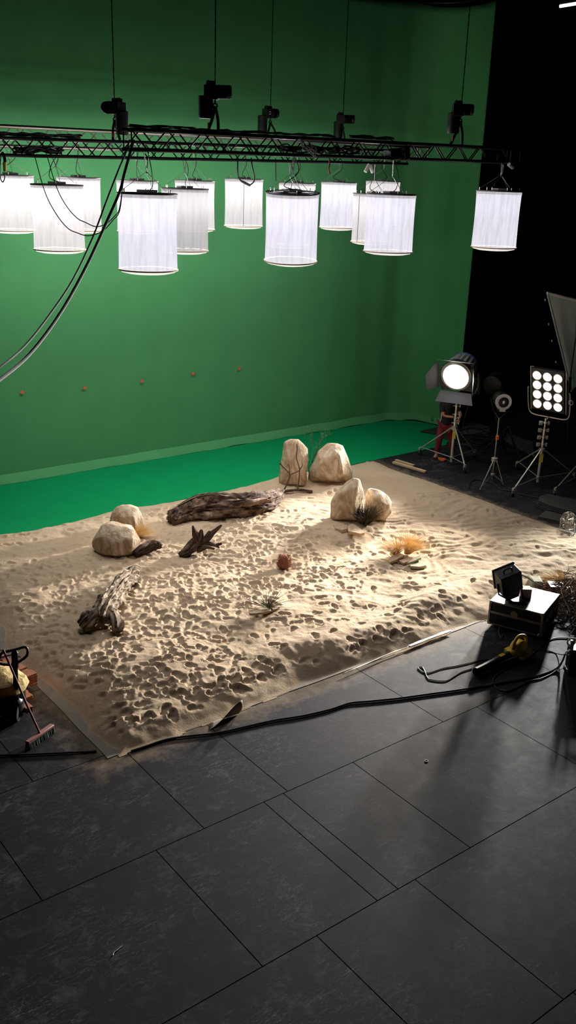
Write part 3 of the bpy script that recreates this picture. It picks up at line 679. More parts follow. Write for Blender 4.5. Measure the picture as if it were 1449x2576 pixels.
# twiggy shrubs between tall rock and round boulder
def shrub(label, base, stems, seed):
    P0 = gs_(*base) + FH*.35; t = thing('wispy_shrub', label, 'shrub', P0); r = random.Random(seed); b = MB(); lf = MB()
    for st in stems:
        pts = spline([pd(x, y, P0) for x, y in st], 6); m = len(pts)
        b.tube(pts, [.006*(1-i/m)+.0015 for i in range(m)], 6)
        for i in range(4, m):
            for _k in range(r.choice((0, 1, 2))):
                d = V(r.uniform(-1, 1), r.uniform(-1, 1), r.uniform(.2, 1)).normalized(); e = pts[i] + d*r.uniform(.05, .16)
                b.tube([pts[i], e], [.003, .001], 4)
                for _ in range(3):
                    q = pts[i].lerp(e, r.random()); s_ = r.uniform(.006, .012); u = V(r.uniform(-1, 1), r.uniform(-1, 1), r.uniform(-1, 1)).normalized(); w_ = u.orthogonal()
                    lf.add([q, q+u*s_+w_*s_*.4, q+u*s_*2, q+u*s_-w_*s_*.4], [(0, 1, 2, 3)])
    b.build('stems', 'twig', t); lf.build('leaves', 'leaf', t, smooth=False)
shrub('straight wispy green shrub rising right behind the tall upright rock', (774, 1222), [((774, 1224), (778, 1180), (781, 1130), (781, 1075)), ((777, 1190), (772, 1130), (766, 1078)), ((780, 1140), (786, 1110), (784, 1085))], 3)
shrub('curved wispy shrub leaning right over the large rounded boulder', (776, 1224), [((775, 1224), (782, 1170), (798, 1135), (812, 1105), (831, 1090)), ((790, 1150), (802, 1120), (810, 1098), (818, 1090)), ((786, 1165), (790, 1140), (797, 1118))], 5)
# heap of cut twigs at the right edge
P0 = gp(1440, 1520, 0); b = MB(); r = random.Random(12)
for k in range(620):
    u_ = r.gauss(0, .34); v_ = r.gauss(0, .45); h = max(.01, (.36-abs(u_)*.3-abs(v_)*.22)*r.random())
    c = P0 + RH*(u_+.18) + FH*(v_+.1) + V(0, 0, h); a = r.gauss(.9, .8); d = (RH*math.cos(a)+FH*math.sin(a) + UP*r.uniform(-.25, .35)); l = r.uniform(.15, .5)
    p0, p1 = c-d*l/2, c+d*l/2; p0.z = max(p0.z, .008); p1.z = max(p1.z, .008); mid = (p0+p1)/2 + V(r.uniform(-.05, .05), r.uniform(-.05, .05), r.uniform(0, .04))
    b.tube([p0, mid, p1], [.007, .006, .003], 5)
tag(b.build('twig_heap', 'twigl', None), 'tangled heap of cut twigs and brushwood at the right edge behind the case', 'brushwood', kind='stuff')
b = MB(); b.tube([gp(1399, 1482, .1), gp(1425, 1470, .18), gp(1462, 1452, .22)], [.012, .010, .008], 7); tag(b.build('pale_stick', 'pine', None), 'straight pale stick lying across the twig heap at the right edge', 'stick')

# ------------------------------------------------------------------ overhead trusses
def truss(name, label, Y, Xa, Xb, za, zb, mname, chr_=.024, br=.010, step=.26, wd=.22):
    root = thing(name, label, 'truss', (Xa, Y, za[0])); 
    lo = lambda X: za[0]+(zb[0]-za[0])*(X-Xa)/(Xb-Xa)
    hi = lambda X: za[1]+(zb[1]-za[1])*(X-Xa)/(Xb-Xa)
    for f in (lo, hi):
        for s in (-1, 1):
            MB().tube([V(Xa, Y+s*wd/2, f(Xa)), V(Xb, Y+s*wd/2, f(Xb))], chr_, 10).build('chord', mname, root)
    n = int((Xb-Xa)/step)
    for s in (-1, 1):
        b = MB()
        for i in range(n):
            x0 = Xa+(Xb-Xa)*i/n; x1 = Xa+(Xb-Xa)*(i+1)/n
            f0, f1 = (lo, hi) if (i+(s > 0)) % 2 else (hi, lo)
            b.tube([V(x0+.02, Y+s*wd/2, f0(x0)), V(x1-.02, Y+s*wd/2, f1(x1))], br, 6)
        for x in (Xa+.02, Xb-.02, Xb-.35): b.tube([V(x, Y+s*wd/2, lo(x)), V(x, Y+s*wd/2, hi(x))], br, 6)
        b.build('bracing', mname, root)
    for f in (lo, hi):
        b = MB()
        for i in range(n):
            x0 = Xa+(Xb-Xa)*i/n; x1 = Xa+(Xb-Xa)*(i+1)/n; s = 1 if i % 2 else -1
            b.tube([V(x0, Y-s*wd/2, f(x0)), V(x1, Y+s*wd/2, f(x1))], br, 6)
        b.build('cross_bracing', mname, root)
    return lo, hi
FLO, FHI = truss('truss', 'nearest black lighting truss, reaching furthest right over the sand', 11.0, 5.95, 13.27, (6.475, 6.70), (6.57, 6.78), 'blackm', wd=.2)
MLO, MHI = truss('truss', 'middle black lighting truss running out of the left edge, ending above the right lamps', 13.6, 4.3, 13.2, (6.36, 6.585), (6.53, 6.75), 'blackm', wd=.2)
BLO, BHI = truss('truss', 'far bright silver truss behind the two black trusses', 16.0, 5.2, 16.15, (6.535, 6.845), (6.71, 6.95), 'alu', chr_=.03, br=.012, step=.33, wd=.24)

# ------------------------------------------------------------------ space lights
RAD, HT = .372, .93
sk = {}
def skirt_mesh(kind, seed):
    b = MB(); P = []; n = 96
    for k in range(n+1):
        a = 2*PI*k/n; row = []
        for j in range(15):
            v = j/14; z = -.01-(HT-.01)*v
            c = V(math.cos(a), math.sin(a), 0)
            rr = RAD + .006*noise.noise(V(c.x*6+seed, c.y*6, v*1.0)) + .010*v*noise.noise(V(c.x*11, c.y*11+seed, v*.6)) - .006*math.sin(v*PI)
            row.append(c*rr + V(0, 0, z))
        P.append(row)
    return b.grid(P)
lab = {'F': 'nearest', 'M': 'middle', 'B': 'far'}
LAMPS = [
 ('F', 370, 487, 'silk', 1.0, 'large white space light at the front left, the nearest and biggest of the hanging lamps', (0, 0), 0),
 ('F', 736, 485, 'silk', 1.0, 'white space light at the front centre, tilted so its open top ring shows', (4.0, 0), 0),
 ('F', 985, 489, 'silk', .90, 'white space light at the front, overlapping two others under the end of the middle truss', (0, 0), 0),
 ('F', 1256, 481, 'silk', .97, 'white space light hanging alone at the far right against the black', (0, 0), 0),
 ('M', 143, 465, 'silkw', .98, 'white space light second from the left, low and in front, crossed by two thin cables', (0, 0), 0),
 ('M', 465, 475, 'silkg', 1.02, 'dimmer grey white space light just right of the biggest one', (0, 0), 0),
 ('M', 727, 482, 'silkw', .96, 'white space light almost hidden behind the tilted front centre one', (0, 0), 0),
 ('M', 940, 488, 'silkw', .92, 'white space light with a dark seam, half hidden behind the front one at the right', (0, 0), 1),
 ('B', 26, 441, 'silkw', .94, 'white space light cut off by the left edge of the photo', (0, 0), 0),
 ('B', 197, 447, 'silkw', .94, 'white space light in the back row, third from the left, behind the thick cables', (0, 0), 0),
 ('B', 345, 455, 'silkw', .94, 'white space light mostly hidden behind the biggest one at the left', (0, 0), 0),
 ('B', 490, 455, 'silkw', .94, 'white space light in the back row behind the dimmer grey one', (0, 0), 0),
 ('B', 614, 451, 'silkw', .94, 'white space light with a dark vertical seam, free in the middle of the back row', (0, 0), 1),
 ('B', 748, 461, 'silkw', .94, 'white space light hidden behind the tilted front centre one, only its top showing', (0, 0), 0),
 ('B', 853, 459, 'silk', .98, 'lavender white space light in the back row right of the centre', (0, 0), 0),
 ('B', 964, 456, 'silkw', .94, 'smallest white space light at the back right, only its top showing', (0, 0), 0)]
YR = {'F': 11.0, 'M': 13.6, 'B': 16.0}; TLO = {'F': FLO, 'M': MLO, 'B': BLO}
PLW = 120.
PLD = 210.
for i, (row, x, y, silk, hs, label, tilt, seam) in enumerate(LAMPS):
    p = onY(x, y, YR[row]); t = thing('space_light', label, 'hanging lamp', p, 'white space lights hanging from the trusses')
    rt = Matrix.Rotation(math.radians(tilt[0]), 3, RH) @ Matrix.Rotation(math.radians(tilt[1]), 3, FH)
    rh = Matrix.Rotation(math.radians(tilt[0]), 4, RH) @ Matrix.Rotation(math.radians(tilt[1]), 4, FH)
    def put(key, mk, name, m, **kw):
        if key not in sk:
            o = mk().build(name, m, t, local=True, **kw); sk[key] = o
        else:
            o = sk[key].copy(); COL.objects.link(o); o.parent = t; o.name = name
        o.matrix_local = rh @ Matrix.Diagonal((1, 1, hs if key in ('hem', 'diff') or str(key).startswith('skirt') else 1, 1))
        return o
    sd = i % 4
    put(f'skirt{silk}{sd}', lambda: skirt_mesh(silk, sd*3.3+i), 'silk_skirt', silk, ang=180)
    put('band', lambda: MB().lathe([(RAD+.004, -.002), (RAD+.005, -.05)], (0, 0, 0), n=64, cap=False), 'top_band', 'silkg')
    def mk_frame():
        b = MB(); b.torus((0, 0, 0), RAD+.004, .011, n=56)
        for k in range(6): a = PI*k/3+.3; b.tube([V(math.cos(a)*.1, math.sin(a)*.1, .0), V(math.cos(a)*RAD, math.sin(a)*RAD, 0)], .007, 5)
        b.lathe([(.34, -.045), (.34, -.03)], (0, 0, 0), n=40); b.torus((0, 0, 0), .13, .01, n=24, m=6); return b
    put('frame', mk_frame, 'top_frame', 'ringm')
    def mk_pins():
        a = PI*pk/3+.05; return MB().tube([V(math.cos(a)*.33, math.sin(a)*.33, 0), V(math.cos(a)*.33, math.sin(a)*.33, .055)], .006, 5)
    for pk in range(6): put(f'pin{pk}', mk_pins, 'rim_pin', 'alu')
    put('box', lambda: MB().box((0, 0, .028), (.22, .14, .035)), 'junction_box', 'lamprim')
    put('hem', lambda: MB().torus((0, 0, -HT), RAD+.006, .011, n=64), 'bottom_hem', 'hem')
    put('diff', lambda: MB().lathe([(RAD, -HT+.002), (RAD*.93, -HT-.03), (RAD*.7, -HT-.05), (RAD*.35, -HT-.06), (.01, -HT-.063)], (0, 0, 0), n=64, cap=False), 'bottom_diffuser', 'diff', ang=180)
    ap = V(0, 0, .26); b = MB()
    for k in range(3): a = 2*PI*k/3+.25; b.tube([rt @ V(math.cos(a)*.33, math.sin(a)*.33, .03), ap], .0035, 5)
    b.torus(ap, .022, .005, axis=RH, n=14, m=5); b.build('bridle', 'alu', t, local=True)
    zt = TLO[row](max(p.x, 4.4))-p.z
    for s in (-1, 1):
        pts = [ap.lerp(V(s*.09, s*.09, zt-.01), k/24) for k in range(25)]
        MB().tube(pts, [(.009 if k % 2 else .004) for k in range(25)], 5).build('chain', 'alu', t, local=True)
    r = random.Random(i)
    b = MB(); b.tube(spline([V(.05, .02, .04), V(.16*r.uniform(-1, 1), .05, .10), V(.10*r.uniform(-1, 1), -.03, .28), V(.05, .06, zt)], 6), .006, 5); b.build('power_lead', 'rubber', t, local=True)
    if seam:
        d = (V(CAM.x, CAM.y, 0)-V(p.x, p.y, 0)).normalized()
        if i == 7: d = Matrix.Rotation(-.75, 3, 'Z') @ d
        MB().tube([rt @ (d*(RAD+.003)+V(0, 0, -.03)), rt @ (d*(RAD+.003)+V(0, 0, -HT*hs))], .0055, 5).build('zip_seam', 'grey', t, local=True)
    ld = bpy.data.lights.new('space_light_bulbs', 'POINT'); ld.energy = PLW*(.75 if silk == 'silkg' else 1)*max(.10, 2.0-.16*(p.x-4.5))*{'F': .28, 'M': .95, 'B': 1.3}[row]; ld.color = (1, .97, .95) if silk != 'silk' else (.96, .95, 1.0); ld.shadow_soft_size = .12
    lo = bpy.data.objects.new('space_light_bulbs', ld); COL.objects.link(lo); lo.parent = t; lo.location = rt @ V(0, 0, -.2)
    ld = bpy.data.lights.new('space_light_downlight', 'SPOT'); ld.energy = PLD*(.75 if silk == 'silkg' else 1); ld.color = (1, .98, 1); ld.shadow_soft_size = .25; ld.spot_size = math.radians(88); ld.spot_blend = .9
    lo = bpy.data.objects.new('space_light_downlight', ld); COL.objects.link(lo); lo.parent = t; lo.location = rt @ V(0, 0, -.5)

# ------------------------------------------------------------------ chain hoists
def hoist(label, hook, Y, sg, bag, feet, redtag=False, mlen=.27, yaw=0., plate=False):
    C = onY(*hook, Y); t = thing('chain_hoist', label, 'hoist', C, 'black chain hoists on the trusses')
    u = Matrix.Rotation(yaw, 3, 'Z') @ (RH*sg); f = Matrix.Rotation(yaw, 3, 'Z') @ FH
    R = Matrix((u, f, UP)).transposed()
    b = MB(); b.box(C + UP*.13 - u*.05, (.17, .20, .17), R); b.box(C + UP*.235 - u*.05, (.11, .12, .06), R); b.tube(spline([C + UP*.2 - u*.12, C + UP*.27 - u*.09, C + UP*.22 - u*.04], 4), .010, 5); b.build('gear_case', 'black', t, bevel=.012)
    b = MB(); pr = [(.03, .02), (.083, .03)]
    for k in range(9): h = .05+(mlen-.10)*k/9; pr += [(.088, h), (.080, h+.008)]
    pr += [(.086, mlen-.03), (.075, mlen), (.03, mlen+.005)]
    b.lathe(pr, C + UP*.14, u, 20); mo_ = b.build('motor', 'blackm', t)
    b = MB(); h = bag[1]; c = C - u*bag[0] + UP*.09
    pr = [(.085, -h), (.095, -h+.03), (.092, -h*.5), (.098, -.01), (.085, 0), (.06, -.02)]
    b.lathe(pr, c, UP, 20); b.tube([c - u*.06, C + UP*.08 - u*.08], .006, 5); b.build('chain_bag', 'black', t)
    b = MB(); b.tube([C + UP*.06, C + UP*.0], .012, 6); b.torus(C - UP*.025, .028, .010, axis=f, n=14, m=6); b.build('hook', 'blackm', t)
    b = MB(); pts = [C + UP*.2 + UP*k*.05 for k in range(int((12.99-C.z-.2)/.05)+1)]
    b.tube(pts, [(.010 if k % 2 else .006) for k in range(len(pts))], 5); b.build('lift_chain', 'blackm', t)
    for q in feet:
        e = onY(*q, Y); b = MB(); d = (e-C).normalized(); b.tube(spline([C - UP*.03, C.lerp(e, .5)+u*.015, e], 5), .022, 6); b.build('sling', 'black', t)
    if plate:
        for zz_ in (.115, .155): MB().box(C - FH*.105 + UP*zz_ - u*.04, (.10, .004, .014), Matrix((RH, FH, UP)).transposed()).build('lettering_plate', 'lamprim', mo_, smooth=False)
    if redtag:
        e = C.lerp(onY(*feet[0], Y), .75); MB().box(e-FH*.025, (.03, .02, .08)).build('red_tag', 'redp', t)
    return t
hoist('black chain hoist at the left with its chain bag hanging on the right side', (289, 296), 13.6, -1, (.13, .33), ((284, 352), (302, 352)), True, .2, -.5)
hoist('biggest and highest black chain hoist, second from the left, long motor pointing right', (541, 261), 11.0, 1, (.12, .27), ((521, 336), (549, 339)), True, .21)
hoist('black chain hoist in the middle seen end on, with pale lettering plate', (680, 304), 16.0, 1, (.17, .34), ((668, 352), (698, 352)), True, .16, .5, True)
hoist('black chain hoist second from the right, slim chain bag below', (862, 318), 16.0, 1, (.09, .32), ((845, 366), (866, 368)), True, .24)
hoist('black chain hoist furthest right near the end of the nearest truss', (1158, 300), 11.0, 1, (.10, .30), ((1132, 366), (1162, 368)), True, .19)

# ------------------------------------------------------------------ cables and clutter on the trusses
def cable(label, pts, r, m='rubber', name='cable', cat='cable', k=8):
    b = MB(); b.tube(spline(pts, k), r, 7); o = b.build(name, m); return tag(o, label, cat) if label else o
cable('thick black cable swinging down from the truss out of the left edge', [onY(336, 352, 10.88), onY(330, 375, 10.85), onY(312, 440, 10.7), onY(300, 485, 10.5), onY(262, 572, 10.2), onY(213, 678, 9.7), onY(150, 790, 9.1), onY(75, 890, 8.4), onY(-5, 958, 7.7), onY(-60, 995, 7.3)], .017)
cable('thinner black cable hanging from the truss, above the thick one', [onY(326, 352, 10.88), onY(318, 380, 10.85), onY(297, 430, 10.7), onY(268, 505, 10.5), onY(232, 600, 10.2), onY(182, 705, 9.7), onY(122, 795, 9.2), onY(62, 870, 8.6), onY(-5, 926, 8.0), onY(-60, 960, 7.5)], .010)
cable('thin dark lead drooping in front of the second lamp from the left, longer loop', [onY(84, 385, 13.45), onY(88, 395, 13.3), onY(112, 480, 12.4), onY(138, 533, 11.8), onY(168, 572, 11.3), onY(195, 586, 11.0), onY(224, 593, 10.8), onY(258, 581, 10.6), onY(285, 553, 10.5), onY(302, 526, 10.45), onY(310, 440, 10.75)], .006)
cable('thin dark lead drooping in front of the second lamp from the left, shorter loop', [onY(116, 385, 13.45), onY(120, 398, 13.3), onY(142, 470, 12.4), onY(165, 515, 11.8), onY(192, 547, 11.3), onY(216, 560, 11.0), onY(241, 570, 10.8), onY(265, 564, 10.65), onY(287, 545, 10.55), onY(301, 522, 10.5), onY(312, 440, 10.78)], .006)
t = thing('dangling_plug', 'black cable loop with a grey plug hanging before the seamed lamp of the back row', 'cable', onY(620, 400, 13.4))
b = MB(); b.tube(spline([onY(598, 398, 13.5), onY(598, 430, 13.4), onY(600, 446, 13.4), onY(607, 456, 13.4)], 6), .011, 7); b.tube(spline([onY(628, 466, 13.4), onY(638, 458, 13.4), onY(640, 445, 13.4), onY(634, 415, 13.4), onY(632, 398, 13.5)], 6), .011, 7); b.build('lead', 'rubber', t)
b = MB(); b.tube([onY(606, 455, 13.4), onY(616, 460, 13.4), onY(629, 466.5, 13.4)], [.016, .022, .018], 10); b.build('plug', 'grey', t)
t = thing('dangling_plug', 'black and yellow plug hanging on a looped cable at the left edge of the truss', 'cable', onY(8, 385, 13.3))
b = MB(); b.tube(spline([onY(6, 385, 13.4), onY(12, 400, 13.3), onY(13, 425, 13.3)], 5), .022, 8); b.tube(spline([onY(11, 435, 13.3), onY(12, 447, 13.3), onY(7, 458, 13.3), onY(1, 447, 13.3), onY(0, 420, 13.3), onY(3, 390, 13.4)], 6), .008, 6); b.build('lead', 'rubber', t)
MB().tube([onY(12, 408, 13.26), onY(12.5, 432, 13.26)], [.026, .022], 10).build('plug', 'yellow', t)
cable('short orange rope end dangling below the nearest truss right of the centre', [onY(829, 400, 10.95), onY(829, 415, 10.9), onY(827, 425, 10.9), onY(830, 438, 10.9)], .011, 'orange', 'rope', 'rope')
cable('thin black lead hanging straight down left of the tilted lamp', [onY(693, 398, 13.5), onY(693.5, 420, 13.5), onY(694, 455, 13.5)], .009)
for lb, pts, Y in (('pair of white plastic clamps under the end of the middle truss', ((929, 414, 919, 432), (931, 414, 938, 434)), 13.45), ('white plastic clamp under the right end of the nearest truss', ((1280, 413, 1290, 421),), 10.85), ('small white turnbuckle above the lamp alone at the right', ((1266, 415, 1263, 428), (1264, 430, 1262, 438)), 10.98)):
    b = MB()
    for x0, y0, x1, y1 in pts: b.tube([onY(x0, y0, Y), onY(x1, y1, Y)], .034 if Y < 10.9 or Y > 13 else .016, 10)
    tag(b.build('cable_clamp', 'white', None, ang=50), lb, 'clamp')
r = random.Random(6)
def loom(label, x0, x1, Y, zf, n, rad=.012, lift=.05, wob=.09):
    b = MB()
    for k in range(n):
        pts = []; m = int((x1-x0)/.18)+2
        for i in range(m):
            X = x0+(x1-x0)*i/(m-1); pts.append(V(X, Y+r.uniform(-wob, wob), zf(X)+.03+r.uniform(0, lift)))
        b.tube(spline(pts, 4), rad*r.uniform(.7, 1.2), 5)
    return tag(b.build('cable_loom', 'rubber'), label, 'cable')
loom('heap of black cables lying on the middle truss at the far left', 4.6, 6.6, 13.6, MHI, 7)
loom('black cable bundle resting inside the middle truss above the second lamp', 5.6, 6.3, 13.6, MLO, 9, .014, .10)
loom('black cables laid along the top of the nearest truss at its left half', 6.0, 9.3, 11.0, FHI, 4, .011, .03, .08)
loom('black cable bundle inside the nearest truss above the tilted lamp', 8.3, 9.7, 11.0, FLO, 6, .012, .12)
loom('black cables laid along the top of the nearest truss towards the right', 9.6, 10.4, 11.0, FHI, 5, .012, .05, .06)
t = thing('small_lamp_head', 'small black lamp head clamped inside the nearest truss near the right lamps', 'lamp', onY(1000, 386, 10.95))
b = MB(); b.box(onY(988, 388, 10.95), (.22, .16, .15), Matrix.Rotation(-.15, 3, 'Y')); b.build('housing', 'black', t, bevel=.01)
b = MB(); b.box(onY(1013, 385, 10.93), (.10, .22, .19), Matrix.Rotation(-.15, 3, 'Y')); b.build('hood', 'blackm', t, bevel=.01)
b = MB(); r = random.Random(9)
for k in range(7):
    b.tube(spline([onY(760+r.uniform(-8, 8), 350+r.uniform(-4, 6), 10.85), onY(770+r.uniform(-12, 12), 365+r.uniform(-8, 8), 10.82), onY(780+r.uniform(-14, 18), 378+r.uniform(-8, 8), 10.84), onY(795+r.uniform(-14, 14), 393+r.uniform(-6, 8), 10.86)], 5), .005, 5)
tag(b.build('white_cord_tangle', 'white'), 'tangle of thin white cord caught on the nearest truss above the tilted lamp', 'cord')

# ------------------------------------------------------------------ lamp stands
def stand(name, label, base, top, crown, feet, m='steel', cas=True, tagz=None, clamps=0, lean=V(0, 0, 0), col=.028, cup=False):
    t = thing(name, label, 'light stand', base)
    b = MB(); c = V(base.x, base.y, 0)
    b.tube([c + UP*.06, c + UP*crown], col*1.25, 12); b.build('lower_column', m, t)
    b = MB(); b.tube([c + UP*(crown-.05), c + UP*(top*.62+crown*.38)], col, 12); b.tube([c + UP*(top*.62+crown*.38), c + UP*top], col*.72, 12); b.build('upper_column', m, t)
    b = MB(); b.lathe([(.03, -.05), (.07, -.04), (.07, .03), (.035, .05)], c + UP*crown, n=16); b.build('crown', 'galv', t)
    for f in feet:
        f = Vector(f); d = V(f.x-c.x, f.y-c.y, 0).normalized(); fz = .16 if cas else .02
        e = V(f.x, f.y, fz); b = MB(); b.tube([c + UP*crown + d*.06, e], col*.62, 8); leg = b.build('leg', m, t)
        b = MB(); b.tube([c + UP*.17 + d*.02, e + UP*.05 - d*.02], col*.35, 6); b.build('brace', m, t)
        if cas:
            b = MB(); s = d.cross(UP); b.box(e + UP*.01, (.05, .05, .06)); b.box(e - UP*.045 + s*.022, (.03, .012, .09)); b.box(e - UP*.045 - s*.022, (.03, .012, .09)); b.build('caster_fork', 'steel', leg)
            b = MB(); b.lathe([(.02, -.014), (.062, -.012), (.062, .012), (.02, .014)], e - UP*.097, s, 20); b.build('caster_wheel', 'black', leg)
    b = MB(); b.lathe([(.03, -.03), (.05, -.02), (.05, .02), (.03, .03)], c + UP*.17, n=14); b.build('lower_hub', 'galv', t)
    for k in range(clamps):
        z = crown + .12 + (top-crown-.22)*k/max(1, clamps-1)
        b = MB(); b.lathe([(col*1.05, -.02), (.045, -.015), (.045, .015), (col*1.05, .02)], c + UP*z, n=14)
        b.tube([c + UP*z - RH*.03, c + UP*z - RH*.085], .011, 8); b.tube([c + UP*z + RH*.03, c + UP*z + RH*.10], .012, 8); b.tube([c + UP*(z-.03) + RH*.085, c + UP*(z+.03) + RH*.085], .016, 8); b.build('locking_knob', 'steel', t)
        if cup:
            b = MB(); b.box(c + UP*(z) - RH*.10 - FH*.02, (.075, .05, .085), Matrix((RH, FH, UP)).transposed()); b.torus(c + UP*z - RH*.10 - FH*.052, .024, .009, axis=FH, n=16, m=6); b.build('socket_bracket', 'galv', t, bevel=.006)
            b = MB(); 
            for kk in (-.03, 0, .03): b.box(c + UP*(z+kk) + RH*.075, (.05, .05, .018), Matrix((RH, FH, UP)).transposed())
            b.build('ratchet_block', 'galv', t, bevel=.004)
    if tagz: MB().box(c + UP*tagz - FH*.036, (.075, .02, .19), Matrix((RH, FH, UP)).transposed()).build('yellow_sticker', 'ytag', t)
    return t
hb = V(16.1, 14.32, 0)
stand('light_stand', 'chrome crank stand with splayed legs carrying the big round spotlight', hb, 1.70, .88, ((16.01, 15.27, 0), (15.84, 13.67, 0), (17.0, 14.4, 0)), tagz=.72, clamps=4)
pb = gp(1352, 1219)
stand('light_stand', 'chrome crank stand with bracket column carrying the twelve bulb panel', pb, 1.50, .80, (gp(1290, 1250), gp(1442, 1210), (17.1, 13.2, 0)), tagz=.62, clamps=4, cup=True)
sb = gp(1238, 1212)
stand('light_stand', 'thin black and silver stand under the unlit round lamp', sb, 1.45, .52, (gp(1207, 1235), gp(1266, 1222), (16.6, 13.6, 0)), m='dsteel', cas=False, col=.02)
for z_, m_ in ((1.02, 'orange'),):
    tag(MB().box(V(sb.x, sb.y, z_) - FH*.03, (.06, .05, .09), Matrix((RH, FH, UP)).transposed()).build('orange_clip', m_, None, smooth=False, bevel=.006), 'small orange clip on the thin stand of the unlit lamp', 'clip')
rb = gp(1500, 1195)
stand('light_stand', 'rolling chrome stand cut off by the right edge, its caster wheel in view', rb, 2.2, .85, (gp(1395, 1249), (rb.x+.9, rb.y+.6, 0), (rb.x+.2, rb.y-1.0, 0)), m='steel')

RBT = V(rb.x, rb.y, 2.35)
# ------------------------------------------------------------------ big daylight spotlight
hc = pd(1147, 947, hb, -.25)
aim = (V(9.0, 11.0, .0) - hc).normalized(); RL = look(aim)
def lp(x, y, z): return hc + RL @ V(x, y, z)             # x right, y back, z up in the lamp's own frame
_sx = 1 if (RL @ V(1, 0, 0)).dot(RH) > 0 else -1
t = thing('spotlight', 'big round daylight spotlight burning white, with four barn doors', 'spotlight', hc)
ax = RL @ V(0, 1, 0)
MB().lathe([(.005, -.03), (.15, -.024), (.25, -.008), (.285, .0), (.285, .02)], hc, ax, 48).build('lens', 'lens', t)
b = MB(); b.torus(lp(0, -.005, 0), .31, .022, ax, 48); b.torus(lp(0, .02, 0), .34, .02, ax, 48); b.build('lens_ring', 'steel', t)
b = MB(); b.lathe([(.32, .0), (.37, .02), (.37, .14), (.33, .16)], hc, ax, 40); b.box(lp(0, .06, -.08), (.76, .06, .56), RL); b.build('front_frame', 'dgrey', t, bevel=.01)
b = MB(); n = 40; pr = []
for j, (rr, h) in enumerate(((.30, .15), (.355, .17), (.345, .40), (.31, .60), (.29, .62))):
    pr.append([lp(math.cos(2*PI*k/n)*rr*(1 if k % 2 or j in (0, 4) else .93), h, math.sin(2*PI*k/n)*rr*(1 if k % 2 or j in (0, 4) else .93)) for k in range(n+1)])
b.grid(pr); b.build('ribbed_housing', 'ribs', t, ang=20)
b = MB(); b.lathe([(.30, .60), (.31, .63), (.27, .70), (.10, .72), (.01, .72)], hc, ax, 36); b.build('rear_cover', 'blue', t)
def door(name, poly, m='grey'):
    b = MB(); b.prism([lp(*q) for q in poly], ax*.006); return b.build(name, m, t, smooth=False)
door('barn_door', ((-.40*_sx, -.01, .27), (-.40*_sx, -.01, -.30), (-.62*_sx, -.20, -.33), (-.64*_sx, -.22, .05), (-.47*_sx, -.06, .30)))
door('barn_door', ((.40*_sx, -.01, .30), (.40*_sx, -.01, -.30), (.47*_sx, -.30, -.32), (.50*_sx, -.28, .10), (.43*_sx, -.10, .30)))
door('barn_door', ((-.36, -.01, -.38), (.36, -.01, -.38), (.44, -.16, -.60), (-.44, -.16, -.60)))
dc = RL.transposed() @ (CAM-hc).normalized()*.30
door('barn_door', ((-.42, -.01, .36), (.36, -.01, .36), (.40+dc.x, dc.y, .36+dc.z), (-.46+dc.x, dc.y, .36+dc.z)))
b = MB(); b.tube(spline([lp(-.44, .25, 0), lp(-.45, .2, -.30), lp(-.30, .15, -.52), V(hb.x, hb.y, 1.70), lp(.30, .15, -.52), lp(.45, .2, -.30), lp(.44, .25, 0)], 6), .02, 8); b.build('yoke', 'grey', t)
b = MB(); b.tube(spline([lp(.1, .6, -.25), lp(.15, .7, -.7), V(hb.x+.35, hb.y+.05, .9), V(hb.x+.4, hb.y+.1, .02)], 6), .014, 7); b.build('head_cable', 'rubber', t)
def spot(name, loc, tgt, power, size, blend, radius, col, parent=None):
    ld = bpy.data.lights.new(name, 'SPOT'); ld.energy = power; ld.spot_size = math.radians(size); ld.spot_blend = blend; ld.shadow_soft_size = radius; ld.color = col
    o = bpy.data.objects.new(name, ld); COL.objects.link(o); o.location = loc
    o.rotation_euler = (Vector(tgt)-Vector(loc)).to_track_quat('-Z', 'Y').to_euler(); return o
spot('spotlight_beam', hc + aim*.12, (2.0, 10.2, 1.2), 8500, 62, 1., .20, (1, .96, .92))

# ------------------------------------------------------------------ twelve bulb panel
pc = pd(1378, 984, pb, -.12)
paim = (V(9.6, 10.6, .1) - pc).normalized(); RP = look(paim); px_ = 1 if (RP @ V(1, 0, 0)).dot(RH) > 0 else -1
def pp(x, y, z): return pc + RP @ V(x, y, z)
t = thing('bulb_panel', 'twelve bulb flood panel burning warm white on the crank stand at the right', 'flood lamp', pc)
pax = RP @ V(0, 1, 0)
b = MB(); b.box(pp(0, .05, 0), (.74, .10, .96), RP); b.build('casing', 'dgrey', t, bevel=.012)
for i in range(4):
    for j in range(3):
        c = pp((j-1)*.236, 0, (1.5-i)*.222)
        b = MB(); b.torus(c - pax*.01, .098, .012, pax, 28, 6); br_ = b.build('bulb_ring', 'steel', t)
        b = MB(); b.lathe([(.005, -.035), (.05, -.03), (.085, -.012), (.09, 0)], c, pax, 24); b.build('bulb', 'bulb', br_)
b = MB(); 
for s in (-1, 1): b.tube([pp(s*.40, .03, -.50), pp(s*.40, .03, .50)], .012, 7)
b.tube([pp(-.40, .03, .50), pp(-.28, -.06, .55)], .010, 6); b.build('side_rails', 'steel', t)
b = MB(); b.tube(spline([pp(-.46, .05, .0), pp(-.48, .05, -.05), pp(-.47, .05, -.50), pp(-.40, .05, -.62)], 5) + spline([pp(-.30, .05, -.64), pp(.30, .05, -.64)], 3) + spline([pp(.40, .05, -.62), pp(.47, .05, -.50), pp(.48, .05, -.05), pp(.46, .05, .0)], 5), .014, 8); b.tube([pp(0, .05, -.64), V(pb.x, pb.y, 1.45)], .018, 8); b.build('yoke', 'steel', t)
